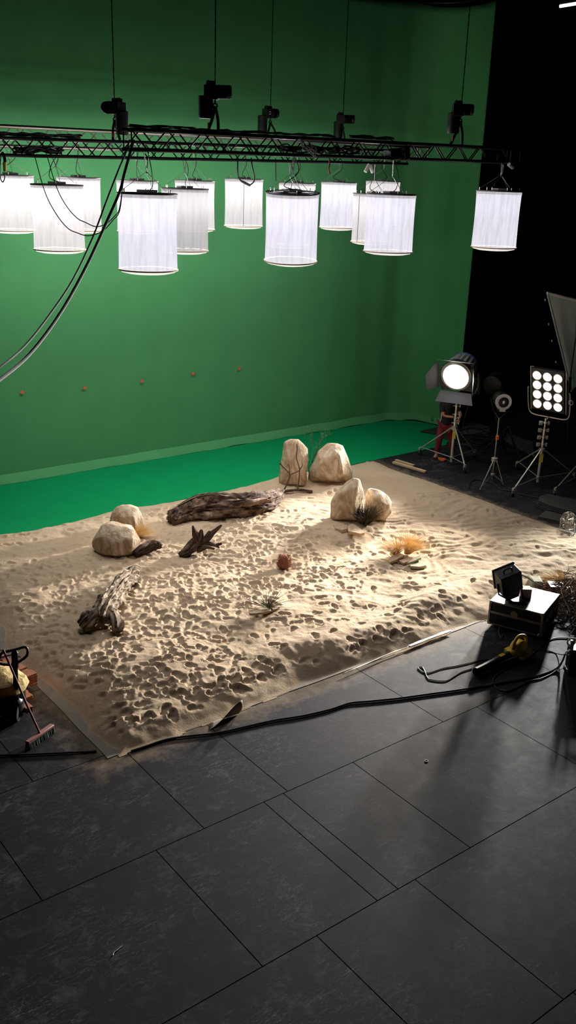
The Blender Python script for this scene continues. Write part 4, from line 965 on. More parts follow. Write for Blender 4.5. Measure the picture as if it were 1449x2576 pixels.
b = MB(); b.torus(pp(.50*px_, .04, -.20), .05, .008, pax, 20, 6); b.build('tilt_handle', 'steel', t)
spot('bulb_panel_beam', pc + paim*.10, (2.0, 7.6, 1.2), 12500, 52, 1., .22, (1, .92, .82))

spot('rolling_stand_lamp_beam', RBT, (8.4, 4.8, .2), 7000, 44, .8, .2, (.98, 1, .95))
# ------------------------------------------------------------------ unlit lamp on the thin stand, and one further back
fc = pd(1267, 1012, sb, 0.); fd = (V(9.5, 4.0, 1.2)-fc).normalized(); RF = look(fd); fax = RF @ V(0, 1, 0)
t = thing('unlit_lamp', 'small unlit round lamp with a pale ring, between the two bright lights', 'lamp', fc)
b = MB(); b.lathe([(.12, .0), (.15, .02), (.15, .12), (.165, .14), (.165, .34), (.13, .40), (.02, .41)], fc, fax, 28); b.build('housing', 'black', t)
b = MB(); b.lathe([(.115, -.012), (.172, -.012), (.178, .012), (.115, .012)], fc, fax, 36, cap=False); b.box(fc + RF @ V(0, 0, -.18), (.12, .02, .06), RF); b.build('front_ring', 'lamprim', t)
b = MB(); b.lathe([(.10, -.006), (.118, -.005), (.118, .02)], fc, fax, 30, cap=False); b.build('inner_ring', 'black', t)
b = MB(); b.lathe([(.005, .008), (.06, .002), (.10, .012)], fc, fax, 30); b.build('lens', 'lensoff', t)
MB().box(fc - fax*.004, (.045, .01, .06), RF).build('lens_sticker', 'white', t, smooth=False)
b = MB(); b.tube(spline([fc + RF @ V(-.18, .2, 0), fc + RF @ V(-.18, .17, -.20), fc + RF @ V(-.10, .15, -.29), V(sb.x, sb.y, 1.45), fc + RF @ V(.10, .15, -.29), fc + RF @ V(.18, .17, -.20), fc + RF @ V(.18, .2, 0)], 5), .011, 7); b.build('yoke', 'blackm', t)
MB().box(fc + RF @ V(0, .16, -.20), (.16, .2, .05), RF).build('ballast_box', 'black', t, bevel=.006)
fb = V(17.9, 14.2, 0); f2 = pd(1238, 972, fb, 0.); a2 = (V(11, 12, 0)-f2).normalized(); R2 = look(a2); ax2 = R2 @ V(0, 1, 0)
t = thing('dark_spotlight', 'dark switched off spotlight barely visible in the black behind the small unlit lamp', 'spotlight', V(fb.x, fb.y, 0))
b = MB(); b.lathe([(.20, 0), (.24, .03), (.24, .2), (.21, .42), (.1, .47)], f2, ax2, 28); b.build('housing', 'black', t)
b = MB(); b.box(f2 + R2 @ V(-.36, -.1, 0), (.2, .01, .45), R2); b.build('barn_door', 'black', t, smooth=False)
b = MB(); b.tube([f2 - UP*.28, V(fb.x, fb.y, .05)], .03, 8)
for a in (.3, 2.4, 4.5): b.tube([V(fb.x, fb.y, .7), V(fb.x+.6*math.cos(a), fb.y+.6*math.sin(a), .01)], .018, 6)
b.build('stand', 'black', t)

# ------------------------------------------------------------------ diffusion frame at the right
D0 = V(18.6, 12.1, 0)
t = thing('diffusion_frame', 'tall white diffusion cloth in a frame, cut off by the right edge', 'diffusion cloth', pd(1440, 1120, D0, 0))
P = []
for i in range(15):
    u = i/14; row = []
    for j in range(21):
        v = j/20
        xl = 1376+61*v; yl = 737+248*v
        xr = 1530+10*v; yr = 776+200*v
        x = xl+(xr-xl)*u; y = yl+(yr-yl)*u + (-16*math.sin(PI*min(1, u*2.2)) if j == 20 else 0)
        row.append(pd(x, y, D0, .35*u + .03*math.sin(u*26+v*3)*(.3+v) + .03*noise.noise(V(u*9, v*2, 3))))
    P.append(row)
MB().grid(P).build('cloth', 'frame', t, ang=180, solid=.003)
MB().tube([q - FH*.01 for q in P[0]], .018, 6).build('side_hem', 'lamprim', t)
MB().tube([r_[0] - FH*.01 for r_ in P], .030, 6).build('top_hem', 'white', t)
b = MB(); b.tube([pd(1368, 730, D0), pd(1540, 773, D0, .35)], .018, 8); b.build('top_pipe', 'blackm', t)
for x, y in ((1371, 752), (1380, 813), (1388, 855), (1398, 908)): MB().tube([pd(x, y, D0, -.01), pd(x+.5, y+5, D0, -.01)], .010, 6).build('tie', 'white', t)
b = MB(); b.tube([pd(1452, 770, D0, -.1), pd(1449, 845, D0, -.1), pd(1440, 910, D0, -.12), pd(1433, 962, D0, -.12)], .014, 8); b.tube([pd(1435, 948, D0, -.12), pd(1430, 985, D0, -.12)], [.03, .05], 8); b.tube([pd(1430, 985, D0, -.12), pd(1428, 1140, D0, -.12)], .025, 8); b.build('support_pole', 'blackm', t)

# ------------------------------------------------------------------ fan, cloths, timber on the floor at the right
fp = gp(1426, 1340); fcn = pd(1428, 1311, fp, 0); fd = (V(11, 10.5, .15)-fcn).normalized(); Rn = look(fd); nax = Rn @ V(0, 1, 0)
t = thing('floor_fan', 'round metal wire floor fan at the right edge of the sand', 'fan', fp)
b = MB()
for rr, h in ((.17, 0), (.15, -.03), (.12, -.045), (.09, -.05), (.17, .07), (.12, .11)): b.torus(fcn + nax*h, rr, .003, nax, 36, 5)
for k in range(24):
    a = 2*PI*k/24; b.tube([fcn + Rn @ V(math.cos(a)*q, h, math.sin(a)*q) for q, h in ((.03, -.05), (.12, -.045), (.17, 0), (.17, .07), (.10, .115), (.04, .12))], .002, 4)
b.build('guard', 'fanm', t)
b = MB(); b.torus(fcn - nax*.052, .025, .008, nax, 18, 6); b.lathe([(.03, -.02), (.035, .06), (.05, .12), (.02, .16)], fcn, nax, 16); b.build('hub', 'alu', t)
for k in range(4):
    a = 2*PI*k/4+.4; P = [[fcn + Rn @ V(math.cos(a+da)*q, .02+.05*da, math.sin(a+da)*q) for da in (-.55, -.2, .2, .55)] for q in (.03, .08, .12, .145)]
    MB().grid(P).build('blade', 'alu', t, ang=180, solid=.003)
b = MB(); 
for s in (-1, 1):
    xd = Rn @ V(1, 0, 0); e0 = fcn + xd*s*.18; foot = V(fp.x, fp.y, 0)+V(xd.x, xd.y, 0)*s*.19
    b.tube([e0, V(foot.x, foot.y, .02)+V(nax.x, nax.y, 0)*.0], .009, 7); b.tube([V(foot.x, foot.y, .012)-V(nax.x, nax.y, 0)*.14, V(foot.x, foot.y, .012)+V(nax.x, nax.y, 0)*.14], .011, 7)
b.tube([V(fp.x, fp.y, .02)-V(xd.x, xd.y, 0)*.19, V(fp.x, fp.y, .02)+V(xd.x, xd.y, 0)*.19], .009, 7)
b.build('foot_frame', 'steel', t)
def folded(label, pix, th, seed):
    ps = [gp(*q, 0) for q in pix]; c = sum(ps, V(0, 0, 0))/len(ps); b = MB(); lv = 4; n = len(ps)
    for k in range(lv):
        z0 = th*k/lv; s = 1-.02*k+.015*((k*7+seed) % 3)
        b.prism([V(c.x+(p.x-c.x)*s, c.y+(p.y-c.y)*s, z0+.001+.25*th*noise.noise(V(p.x*2, p.y*2, seed))*(k/lv)) for p in ps], (0, 0, th/lv*.92))
    return tag(b.build('folded_cloth', 'cloth', None, smooth=False, bevel=.008), label, 'cloth')
folded('thick folded dark plastic sheet on the floor behind the fan', ((1350, 1277), (1354, 1266), (1374, 1258), (1460, 1276), (1460, 1310), (1413, 1298), (1386, 1291)), .16, 1)
folded('thin folded dark sheet on the floor at the tape beside the fan', ((1352, 1306), (1370, 1291), (1388, 1294), (1414, 1302), (1414, 1320), (1395, 1315)), .06, 2)
for lb, p0, p1 in (('long pale timber batten lying on the dark floor beyond the sand', (989, 1163), (1071, 1187)), ('shorter pale timber batten lying behind the long one', (996, 1160), (1042, 1174))):
    a = gp(*p0, .03); c = gp(*p1, .03); d = (c-a).normalized()
    if 'shorter' in lb: a += FH*.07; c += FH*.07
    tag(MB().box((a+c)/2, ((c-a).length, .075, .05), Matrix((d, UP.cross(d), UP)).transposed()).build('timber_batten', 'pine', None, smooth=False, bevel=.004), lb, 'timber')
b = MB(); b.prism([gp(*q, .002) for q in ((1100, 1152), (1118, 1155), (1123, 1158), (1116, 1161), (1104, 1158))], (0, 0, .03)); tag(b.build('orange_pad', 'orange', None, smooth=False, bevel=.004), 'flat orange piece on the floor at the feet of the person', 'orange piece')

# ------------------------------------------------------------------ person behind the spotlight
pf = gp(1112, 1160) + FH*.25
t = thing('person', 'person in a black t-shirt and dark red trousers standing behind the spotlight stand', 'person', pf)
def skinned(name, m, verts, edges, radii, parent, sub=2):
    me = bpy.data.meshes.new(name); me.from_pydata([tuple(Vector(p)-world_loc(parent)) for p in verts], edges, []); me.update()
    o = bpy.data.objects.new(name, me); COL.objects.link(o); o.parent = parent; me.materials.append(MT[m])
    md = o.modifiers.new('skin', 'SKIN'); md.use_smooth_shade = True
    if not me.skin_vertices: me.skin_vertices.new()
    for i, rd in enumerate(radii):
        rr = rd if isinstance(rd, tuple) else (rd, rd); me.skin_vertices[0].data[i].radius = rr
    me.skin_vertices[0].data[0].use_root = True
    md = o.modifiers.new('sub', 'SUBSURF'); md.levels = sub; md.render_levels = sub
    return o
def pq(r_, f_, z): return pf + RH*r_ + FH*f_ + UP*z
J = dict(pel=pq(.06, 0, .86), sp=pq(.05, -.02, 1.06), ch=pq(.08, -.06, 1.24), nk=pq(.13, -.08, 1.41), hd=pq(.17, -.10, 1.50), ht=pq(.19, -.10, 1.62),
 lsh=pq(-.08, -.08, 1.33), lel=pq(-.04, -.16, 1.08), lwr=pq(.20, -.20, 1.06), rsh=pq(.28, -.02, 1.33), rel=pq(.36, -.16, 1.10), rwr=pq(.28, -.34, 1.04),
 lhp=pq(-.03, 0, .80), lkn=pq(-.08, -.04, .46), lan=pq(-.10, .02, .09), ltoe=pq(-.16, -.10, .04), rhp=pq(.15, 0, .80), rkn=pq(.22, -.02, .46), ran=pq(.28, .06, .09), rtoe=pq(.27, -.10, .04))
kk = list(J); vi = {k: i for i, k in enumerate(kk)}
ed = [(vi[a], vi[c]) for a, c in (('pel', 'sp'), ('sp', 'ch'), ('ch', 'nk'), ('nk', 'hd'), ('hd', 'ht'), ('ch', 'lsh'), ('lsh', 'lel'), ('lel', 'lwr'), ('ch', 'rsh'), ('rsh', 'rel'), ('rel', 'rwr'), ('pel', 'lhp'), ('lhp', 'lkn'), ('lkn', 'lan'), ('lan', 'ltoe'), ('pel', 'rhp'), ('rhp', 'rkn'), ('rkn', 'ran'), ('ran', 'rtoe'))]
rad = dict(pel=.115, sp=.115, ch=.125, nk=.055, hd=(.08, .09), ht=(.06, .065), lsh=.06, lel=.038, lwr=.028, rsh=.06, rel=.045, rwr=.03, lhp=.085, lkn=.06, lan=.04, ltoe=.03, rhp=.085, rkn=.06, ran=.04, rtoe=.03)
skinned('body', 'skin', [J[k] for k in kk], ed, [rad[k] for k in kk], t)
for s, (wv, el) in (('l', ('lwr', 'lel')), ('r', ('rwr', 'rel'))):
    d = (J[wv]-J[el]).normalized(); sd = d.cross(UP).normalized(); p0 = J[wv] + d*.02
    vs = [p0, p0+d*.07]; es = [(0, 1)]; rr = [.026, (.034, .02)]
    for k in range(4):
        o_ = sd*(k-1.5)*.02; i0 = len(vs); vs += [p0+d*.085+o_, p0+d*(.12+.008*(k in (1, 2)))+o_-UP*.01, p0+d*(.145+.01*(k in (1, 2)))+o_-UP*.03]; es += [(1, i0), (i0, i0+1), (i0+1, i0+2)]; rr += [.010, .009, .007]
    i0 = len(vs); vs += [p0+d*.03-sd*.04, p0+d*.07-sd*.055-UP*.01]; es += [(0, i0), (i0, i0+1)]; rr += [.011, .009]
    skinned('hand', 'skin', vs, es, rr, t, 1)
TV = [J['pel']-UP*.06, J['pel']+UP*.08, J['sp'], J['ch'], J['nk']-UP*.05, J['lsh'], J['lsh'].lerp(J['lel'], .72), J['rsh'], J['rsh'].lerp(J['rel'], .72)]
skinned('shirt', 'shirt', TV, [(0, 1), (1, 2), (2, 3), (3, 4), (3, 5), (5, 6), (3, 7), (7, 8)], [.175, .17, .16, .165, .075, .085, .075, .085, .075], t)
TV = [J['pel'], J['lhp'], J['lkn'], J['lan']+UP*.03, J['rhp'], J['rkn'], J['ran']+UP*.03]
skinned('trousers', 'trousers', TV, [(0, 1), (1, 2), (2, 3), (0, 4), (4, 5), (5, 6)], [.155, .105, .085, .075, .105, .085, .075], t)
for a, c in (('lan', 'ltoe'), ('ran', 'rtoe')): skinned('shoe', 'shoe', [J[a]-UP*.03, J[c]], [(0, 1)], [(.05, .05), (.045, .038)], t, 1)
skinned('hair', 'hair', [J['hd']+FH*.02+UP*.05, J['ht']+UP*.005], [(0, 1)], [(.088, .092), (.075, .078)], t)
b = MB(); fdir = -FH; b.tube([J['hd']+UP*.05+fdir*.082, J['hd']+UP*.02+fdir*.105], [.008, .014], 6)
for s in (-1, 1): b.lathe([(.012, 0), (.008, .01)], J['hd']+UP*.06+RH*.03*s+fdir*.082, fdir, 8)
b.tube([J['hd']-UP*.015-RH*.025+fdir*.082, J['hd']-UP*.015+RH*.025+fdir*.082], .006, 5)
for s in (-1, 1): b.lathe([(.022, -.006), (.018, .008)], J['hd']+UP*.04+RH*.088*s, RH*s, 10)
b.build('face_features', 'skin', t)

# ------------------------------------------------------------------ flight case with a lamp on it
zc0, zc1 = .05, .42
A_ = gp(1233, 1511, zc1); B_ = gp(1367, 1545, zc1); C_ = gp(1406, 1495, zc1)
ex = (B_-A_).normalized(); ey = UP.cross(ex)
if ey.dot(C_-B_) < 0: ey = -ey
wx = (B_-A_).length; wy = (C_-B_).dot(ey)
cc = A_ + ex*wx/2 + ey*wy/2; RC = Matrix((ex, ey, UP)).transposed()
base = V(cc.x, cc.y, 0); hz = zc1-zc0
def kc(x, y, z): return base + ex*x + ey*y + UP*z
t = thing('flight_case', 'black flight case with aluminium edges and a worn silver lid beside the sand', 'case', base)
b_ = MB().box(kc(0, 0, (zc0+zc1)/2), (wx-.02, wy-.02, hz-.01), RC); cb_ = b_.build('body', 'caseside', t, smooth=False)
MB().box(kc(0, 0, zc1-.004), (wx-.03, wy-.03, .012), RC).build('lid_top', 'casetop', t, smooth=False)
b = MB(); X_, Y_ = wx/2-.008, wy/2-.008
for z in (zc0+.012, zc1-.008, zc0+hz*.52, zc0+hz*.56):
    for s in (-1, 1):
        b.box(kc(0, s*Y_, z), (wx, .02, .022), RC); b.box(kc(s*X_, 0, z), (.02, wy, .022), RC)
for sx in (-1, 1):
    for sy in (-1, 1): b.box(kc(sx*X_, sy*Y_, (zc0+zc1)/2), (.03, .03, hz), RC)
b.build('edge_trim', 'edge', t, smooth=False, bevel=.003)
for sx in (-1, 1):
    for sy in (-1, 1):
        for z in (zc0+.02, zc1-.02): 
            MB().box(kc(sx*(X_-.01), sy*(Y_-.01), z), (.055, .055, .05), RC).build('ball_corner', 'edge', t, bevel=.012)
MB().lathe([(.055, 0), (.055, .003)], kc(-.02, -wy/2-.003, zc0+hz*.66), -ey, 24).build('round_sticker', 'sticker', cb_, smooth=False)
b = MB(); b.box(kc(wx/2+.004, -.02, zc0+hz*.66), (.012, .24, .10), RC); b.tube(spline([kc(wx/2+.01, -.11, zc0+hz*.70), kc(wx/2+.04, -.09, zc0+hz*.66), kc(wx/2+.04, .05, zc0+hz*.66), kc(wx/2+.01, .07, zc0+hz*.70)], 5), .010, 7); b.build('side_handle', 'dsteel', cb_)
for y in (-.2, .18):
    MB().box(kc(wx/2+.006, y, zc0+hz*.54), (.02, .10, .08), RC).build('butterfly_latch', 'edge', cb_, smooth=False, bevel=.004)
for sx in (-1, 1):
    for sy in (-1, 1): MB().lathe([(.03, 0), (.035, .05)], kc(sx*(X_-.1), sy*(Y_-.1), 0.001), UP, 14).build('foot', 'black', t)
# strap hanging under the case
q = gp(1257, 1578, .06); 
cable('black strap hanging from the near bottom edge of the flight case to the floor', [q + UP*.02, q + UP*.005, gp(1255, 1592, .012), gp(1262, 1606, .008), gp(1264, 1596, .008)], .012, 'rubber', 'strap', 'strap')
# the lamp: box housing tilted on a yoke
lb = kc(-.10, .02, zc1+.002)
lb = gp(1298, 1512, zc1+.002)
t = thing('box_floodlight', 'black box floodlight with a handle on top, tilted back on the flight case', 'lamp', lb)
LC = pd(1279, 1459, lb, .02)
yx = (RH*.94 + FH*.34).normalized(); yz = (UP*.93 - RH*.24 - FH*.27).normalized(); yx = (yx - yz*yx.dot(yz)).normalized(); yy = yz.cross(yx)
RB = Matrix((yx, yy, yz)).transposed()
def kb(x, y, z): return LC + RB @ V(x, y, z)
w2, d2, h2 = .335, .23, .33
hs_ = MB().box(LC, (w2, d2, h2), RB).build('housing', 'black', t, bevel=.012)
b = MB(); b.box(kb(0, d2/2+.012, 0), (w2+.03, .03, h2+.02), RB); b.build('front_bezel', 'blackm', t, bevel=.006)
MB().box(kb(0, d2/2+.03, 0), (w2-.04, .006, h2-.05), RB).build('front_glass', 'lensoff', t, smooth=False)
b = MB(); b.tube(spline([kb(-.065, -.01, h2/2), kb(-.06, -.01, h2/2+.045), kb(-.03, -.01, h2/2+.055), kb(.03, -.01, h2/2+.055), kb(.06, -.01, h2/2+.045), kb(.065, -.01, h2/2)], 5), .011, 8); b.build('handle', 'blackm', hs_)
b = MB()
for s in (-1, 1): b.tube([kb(s*(w2/2+.012), 0, 0), kb(s*(w2/2+.016), -.01, -h2/2-.02), lb + RH*s*.10 + UP*.012], .014, 7)
b.tube([lb - RH*.10 + UP*.012, lb + RH*.10 + UP*.012], .014, 7); b.box(lb + UP*.02, (.26, .20, .035), Matrix((RH, FH, UP)).transposed()); b.build('yoke', 'blackm', t)
b = MB(); b.prism([kb(-.15, -d2/2+.01, -h2/2), kb(.12, -d2/2+.01, -h2/2), kb(.08, -d2/2-.01, -h2/2-.10), kb(-.12, -d2/2-.01, -h2/2-.10)], yy*.006); b.build('lower_flap', 'dgrey', t, smooth=False)
wl = gp(1322, 1503, zc1+.004); 
tag(MB().prism([wl - RH*.07 - FH*.05, wl + RH*.07 - FH*.05, wl + RH*.07 + FH*.1 + UP*.0, wl - RH*.07 + FH*.1], (0, 0, .15)).build('wooden_block', 'wedge', None, smooth=False, bevel=.005), 'raw wooden block on the flight case behind the floodlight', 'block')
cable('black lead running from the floodlight to the grass at the right', [kb(w2/2, .05, .02), pd(1325, 1452, lb, .15), pd(1345, 1465, lb, .3), gp(1372, 1478, .02), gp(1390, 1484, .01)], .007)
b = MB(); q = gp(1376, 1486, .02); b.box(q + UP*.04, (.16, .10, .09), Matrix((RH, FH, UP)).transposed()); b.tube([q + UP*.08 - RH*.06, q + UP*.13, q + UP*.08 + RH*.06], .012, 6)
tag(b.build('red_plastic_piece', 'redp', None, bevel=.012), 'small red plastic piece by the straw grass behind the flight case', 'plastic piece')
b = MB(); q = gp(1402, 1494, .0); b.box(q + UP*.09, (.30, .22, .16), Matrix((RH, FH, UP)).transposed())
t = thing('small_case', 'small black case with pale edges in the twigs behind the flight case', 'case', q); b.build('body', 'caseside', t, smooth=False)
b = MB(); Rg = Matrix((RH, FH, UP)).transposed()
for s in (-1, 1):
    for z in (.02, .165): b.box(q + UP*z + FH*s*.11, (.30, .012, .012), Rg); b.box(q + UP*z + RH*s*.15, (.012, .22, .012), Rg)
b.build('edge_trim', 'alu', t, smooth=False)
q = gp(1345, 1484, 0.0)
tag(MB().box(q + UP*.10, (.20, .30, .2), Matrix((RH, FH, UP)).transposed()).build('grey_stone_block', 'slabg', None, bevel=.04), 'pale grey stone lump behind the flight case by the grass', 'stone')

# ------------------------------------------------------------------ leaf blower
e0 = gp(1197, 1690, .065); e1 = gp(1276, 1651, .085); d = (e1-e0).normalized(); s_ = d.cross(UP).normalized(); ee = e1 + d*.06
t = thing('leaf_blower', 'yellow and black leaf blower lying on the black floor below the flight case', 'leaf blower', V(e1.x, e1.y, 0))
b = MB(); b.tube([e0 - d*.01, e0, e0 + d*.12, e0.lerp(e1, .55), e1, e1 + d*.04], [.050, .060, .057, .060, .068, .072], 20, cap=False); b.tube([e0 + d*.03, e0 + d*.031], .05, 20); b.build('tube', 'black', t)
b = MB(); b.prism([e0 + d*.25 - UP*.04 + s_*.05, e1 - UP*.03 + s_*.11, e1 + d*.08 - UP*.03 + s_*.12, e1 + d*.08 - UP*.03 + s_*.05], UP*.05); b.build('side_strip', 'dgrey', t, bevel=.005)
MB().box(e1 - d*.13 + UP*.066, (.10, .055, .006), Matrix((d, -s_, UP)).transposed()).build('yellow_label', 'yellow', t, smooth=False)
b = MB(); b.lathe([(.074, 0), (.08, .03), (.085, .10), (.10, .14), (.115, .17)], e1 + d*.02, d, 24)
b.lathe([(.125, -.07), (.14, -.05), (.14, .05), (.12, .07), (.05, .08)], e1 + d*.24 + UP*.03, s_, 28); b.build('motor_body', 'yellow', t)
b = MB(); b.tube(spline([e1 + d*.10 + UP*.08, e1 + d*.15 + UP*.20, e1 + d*.24 + UP*.235, e1 + d*.36 + UP*.19, e1 + d*.40 + UP*.09, e1 + d*.34 + UP*.02], 6), .024, 10); yh_ = b.build('handle', 'yellow', t)
MB().box(e1 + d*.14 - UP*.02 - s_*.10, (.10, .06, .12), Matrix((d, -s_, UP)).transposed()).build('air_intake', 'yellow', t, bevel=.012)
b = MB(); b.box(e1 + d*.33 - UP*.02 + s_*.06, (.14, .10, .10), Matrix((d, -s_, UP)).transposed()); b.box(e1 + d*.22 - UP*.035 + s_*.11, (.2, .08, .05), Matrix((d, -s_, UP)).transposed()); b.build('air_intake', 'yellow', t, bevel=.012)
MB().box(e1 + d*.25 + UP*.238, (.07, .02, .014), Matrix((d, -s_, UP)).transposed()).build('trigger', 'black', yh_, bevel=.004)

# ------------------------------------------------------------------ cables on the floor
def fcable(label, pix, r, m='rubber', k=10, lift=None):
    pts = [gp(x, y, r+.0015 + (lift[i] if lift else 0)) for i, (x, y) in enumerate(pix)]
    return cable(label, pts, r, m, k=k)
fcable('long thick black cable running along the front of the sand across the floor', ((330, 1889), (365, 1878), (420, 1860), (480, 1851), (545, 1844), (610, 1830), (690, 1812), (760, 1801), (830, 1785), (880, 1769), (930, 1764), (1000, 1757), (1080, 1746), (1160, 1735), (1250, 1720), (1340, 1703), (1392, 1686), (1412, 1668), (1421, 1648)), .0125, lift=[0]*17+[.05, .2])
fcable('thin black cable making a wide loop on the floor below the leaf blower', ((1419, 1652), (1410, 1674), (1392, 1692), (1362, 1706), (1330, 1714), (1300, 1730), (1275, 1738), (1252, 1733), (1240, 1716), (1250, 1698), (1290, 1676), (1318, 1664), (1340, 1645), (1366, 1622), (1384, 1609), (1410, 1604), (1460, 1607)), .008, lift=[.18, .05]+[0]*15)
fcable('thin black lead looping out to the left of the leaf blower', ((1228, 1659), (1205, 1662), (1180, 1668), (1150, 1675), (1115, 1681), (1085, 1691), (1068, 1692), (1054, 1683), (1053, 1679), (1062, 1678), (1068, 1688), (1075, 1704), (1085, 1710), (1120, 1713), (1142, 1702), (1160, 1691), (1187, 1682)), .0065)
fcable('thin black lead from the leaf blower to the box at the right edge', ((1321, 1635), (1350, 1634), (1378, 1637), (1400, 1644), (1415, 1647), (1423, 1645)), .0065, lift=[.02, 0, 0, 0, .08, .24])
fcable('dark cable lying across the lower left floor to the corner of the groundsheet', ((-20, 1900), (60, 1898), (150, 1894), (215, 1891), (243, 1889)), .012)
fcable('black cable curving on the dark floor in front of the bulb panel stand', ((1255, 1213), (1275, 1225), (1300, 1240), (1330, 1248), (1352, 1252), (1366, 1256)), .012)
fcable('black cable curled on the dark floor below the thin lamp stand', ((1180, 1228), (1184, 1212), (1205, 1207), (1240, 1216), (1262, 1232), (1300, 1236)), .012)
fcable('loose cable loop on the floor by the foot of the person', ((1090, 1153), (1086, 1158), (1098, 1162), (1112, 1160), (1122, 1156), (1132, 1160)), .008, 'grey')
r = random.Random(21); b = MB()
for k in range(9):
    c = gp(1190+r.uniform(-20, 40), 1100+r.uniform(-12, 22), .02); pts = []
    for i in range(9): a = i*.8+r.random(); q = .3+.3*r.random(); pts.append(c + V(math.cos(a)*q*1.4, math.sin(a)*q, .02*r.random()))
    b.tube(spline(pts, 5), .012, 5)
tag(b.build('cable_pile', 'rubber'), 'pile of black cables on the dark floor behind the two bright lights', 'cable')
# grey panels lying in the dark behind the lamps
for lb, pix, z in (('dark grey board leaning in the shadow between the big spotlight and the unlit lamp', ((1162, 1056), (1232, 1075), (1228, 1098), (1160, 1090)), .0), ('dark grey sheet lying on the floor behind the bulb panel', ((1268, 1090), (1340, 1112), (1345, 1150), (1262, 1105)), .0)):
    tag(MB().prism([gp(*q, .002) for q in pix], (0, 0, .02)).build('grey_board', 'grey', None, smooth=False), lb, 'board')

# ------------------------------------------------------------------ power box at the right edge
pbx = gp(1446, 1694); t = thing('power_box', 'black power box with white and yellow plugs on top, cut off by the right edge', 'power box', pbx)
c = pbx + RH*.06 + FH*.08; b = MB(); b.box(c + UP*.19, (.30, .24, .34), Rg); b.build('body', 'black', t, bevel=.02)
b = MB(); 
for s in (-1, 1): b.tube([c + RH*s*.16 + FH*.10 + UP*.01, c + RH*s*.16 - FH*.12 + UP*.01, c + RH*s*.16 - FH*.12 + UP*.36, c + RH*s*.16 + FH*.10 + UP*.36], .010, 6)
b.tube([c - RH*.16 - FH*.12 + UP*.01, c + RH*.16 - FH*.12 + UP*.01], .010, 6); b.build('tube_frame', 'blackm', t)
b = MB(); b.tube([c - RH*.13 + UP*.36, c - RH*.13 + UP*.46], .028, 10); b.torus(c - RH*.145 + UP*.43, .05, .012, axis=FH, n=20, m=6); b.build('plug', 'white', t)
b = MB(); b.tube([c - RH*.06 + UP*.42, c + RH*.14 + UP*.44], .03, 10); b.tube([c - RH*.04 + UP*.36, c - RH*.04 + UP*.50], .018, 8); b.build('plug', 'yellow', t)
b = MB(); b.tube([c - RH*.19 - FH*.06 + UP*.30, c - RH*.15 - FH*.06 + UP*.34], .024, 10); b.torus(c - RH*.19 - FH*.06 + UP*.29, .03, .008, axis=FH, n=18, m=6); b.build('plug', 'white', t)

# ------------------------------------------------------------------ pallet jack, pallet and broom at the left edge
jb = gp(44, 1806); jt = pd(37, 1632, jb, .05)
t = thing('pallet_jack', 'black hand pallet jack with a loop handle at the left edge', 'pallet jack', jb)
jd = (jt - (jb + UP*.2)).normalized(); js = RH; j0 = jb + UP*.2
b = MB(); b.tube([j0, j0.lerp(jt, .45), j0.lerp(jt, .97)], [.036, .032, .030], 10); b.box(j0.lerp(jt, .80), (.075, .05, .2), Matrix((RH, FH, jd)).transposed()); b.build('handle_column', 'blackm', t, bevel=.008)
hl = lambda x, y: pd(x, y, jb, .05)
b = MB(); b.tube(spline([hl(36, 1672), hl(62, 1655), hl(69, 1645), hl(69, 1634), hl(62, 1628), hl(40, 1634), hl(18, 1639), hl(5, 1643), hl(0, 1652), hl(-2, 1665), hl(8, 1671), hl(28, 1672), hl(36, 1672)], 5), .017, 9); b.build('loop_handle', 'black', t)
b = MB(); b.tube(spline([hl(0, 1655), hl(15, 1650), hl(34, 1648), hl(46, 1651), hl(52, 1654)], 5), .007, 7); b.build('release_lever', 'blackm', t)
b = MB(); b.lathe([(.11, .02), (.13, .05), (.12, .22), (.08, .27), (.06, .40), (.02, .42)], jb - RH*.05 + FH*.03, UP, 20); b.box(jb - RH*.11 + FH*.12 + UP*.22, (.34, .16, .26), Rg); b.build('pump_body', 'blackm', t, bevel=.012)
for s in (-1, 1):
    b = MB(); c = jb - RH*.05 - FH*.05; b.lathe([(.03, -.03), (.095, -.028), (.095, .028), (.03, .03)], c + RH*s*.06 + UP*.097, RH, 26); b.build('steer_wheel', 'black', t)
fd_ = (-RH*.75 + FH*.66).normalized(); fs = UP.cross(fd_)
for s in (-1, 1):
    b = MB(); c = jb - RH*.05 + FH*.15 + fd_*.62 + fs*s*.19 + UP*.07; b.box(c, (1.15, .15, .05), Matrix((fd_, fs, UP)).transposed()); b.build('fork', 'plank', t, smooth=False, bevel=.008)
pcn = jb - RH*.05 + FH*.22 + fd_*.70; PR = Matrix((fd_, fs, UP)).transposed()
t = thing('wooden_pallet', 'wooden pallet of orange brown boards on the jack at the left edge', 'pallet', V(pcn.x, pcn.y, .1))
for k in range(5): MB().box(pcn + fd_*(k-2)*.22 + UP*.235, (.13, .82, .024), PR).build('deck_board', 'plank', t, smooth=False)
for s in (-1, 0, 1):
    MB().box(pcn + fs*s*.36 + UP*.21, (1.02, .10, .024), PR).build('stringer', 'plank', t, smooth=False)
    for k in (-1, 0, 1): MB().box(pcn + fs*s*.36 + fd_*k*.44 + UP*.155, (.12, .10, .085), PR).build('block', 'plank', t, smooth=False)
    MB().box(pcn + fs*s*.36 + UP*.10, (1.02, .10, .022), PR).build('bottom_board', 'plank', t, smooth=False)
q = gp(10, 1738, .26); b = MB(); b.lathe([(.10, 0), (.26, .03), (.30, .10), (.26, .18), (.12, .23), (.02, .24)], q, UP, 26)
for i_, p_ in enumerate(b.v): pv = Vector(p_); b.v[i_] = tuple(pv + V(1, 1, .6)*.05*noise.noise(pv*5))
tag(b.build('straw_sack', 'straw'), 'sack of pale straw lying on the pallet at the left edge', 'sack')
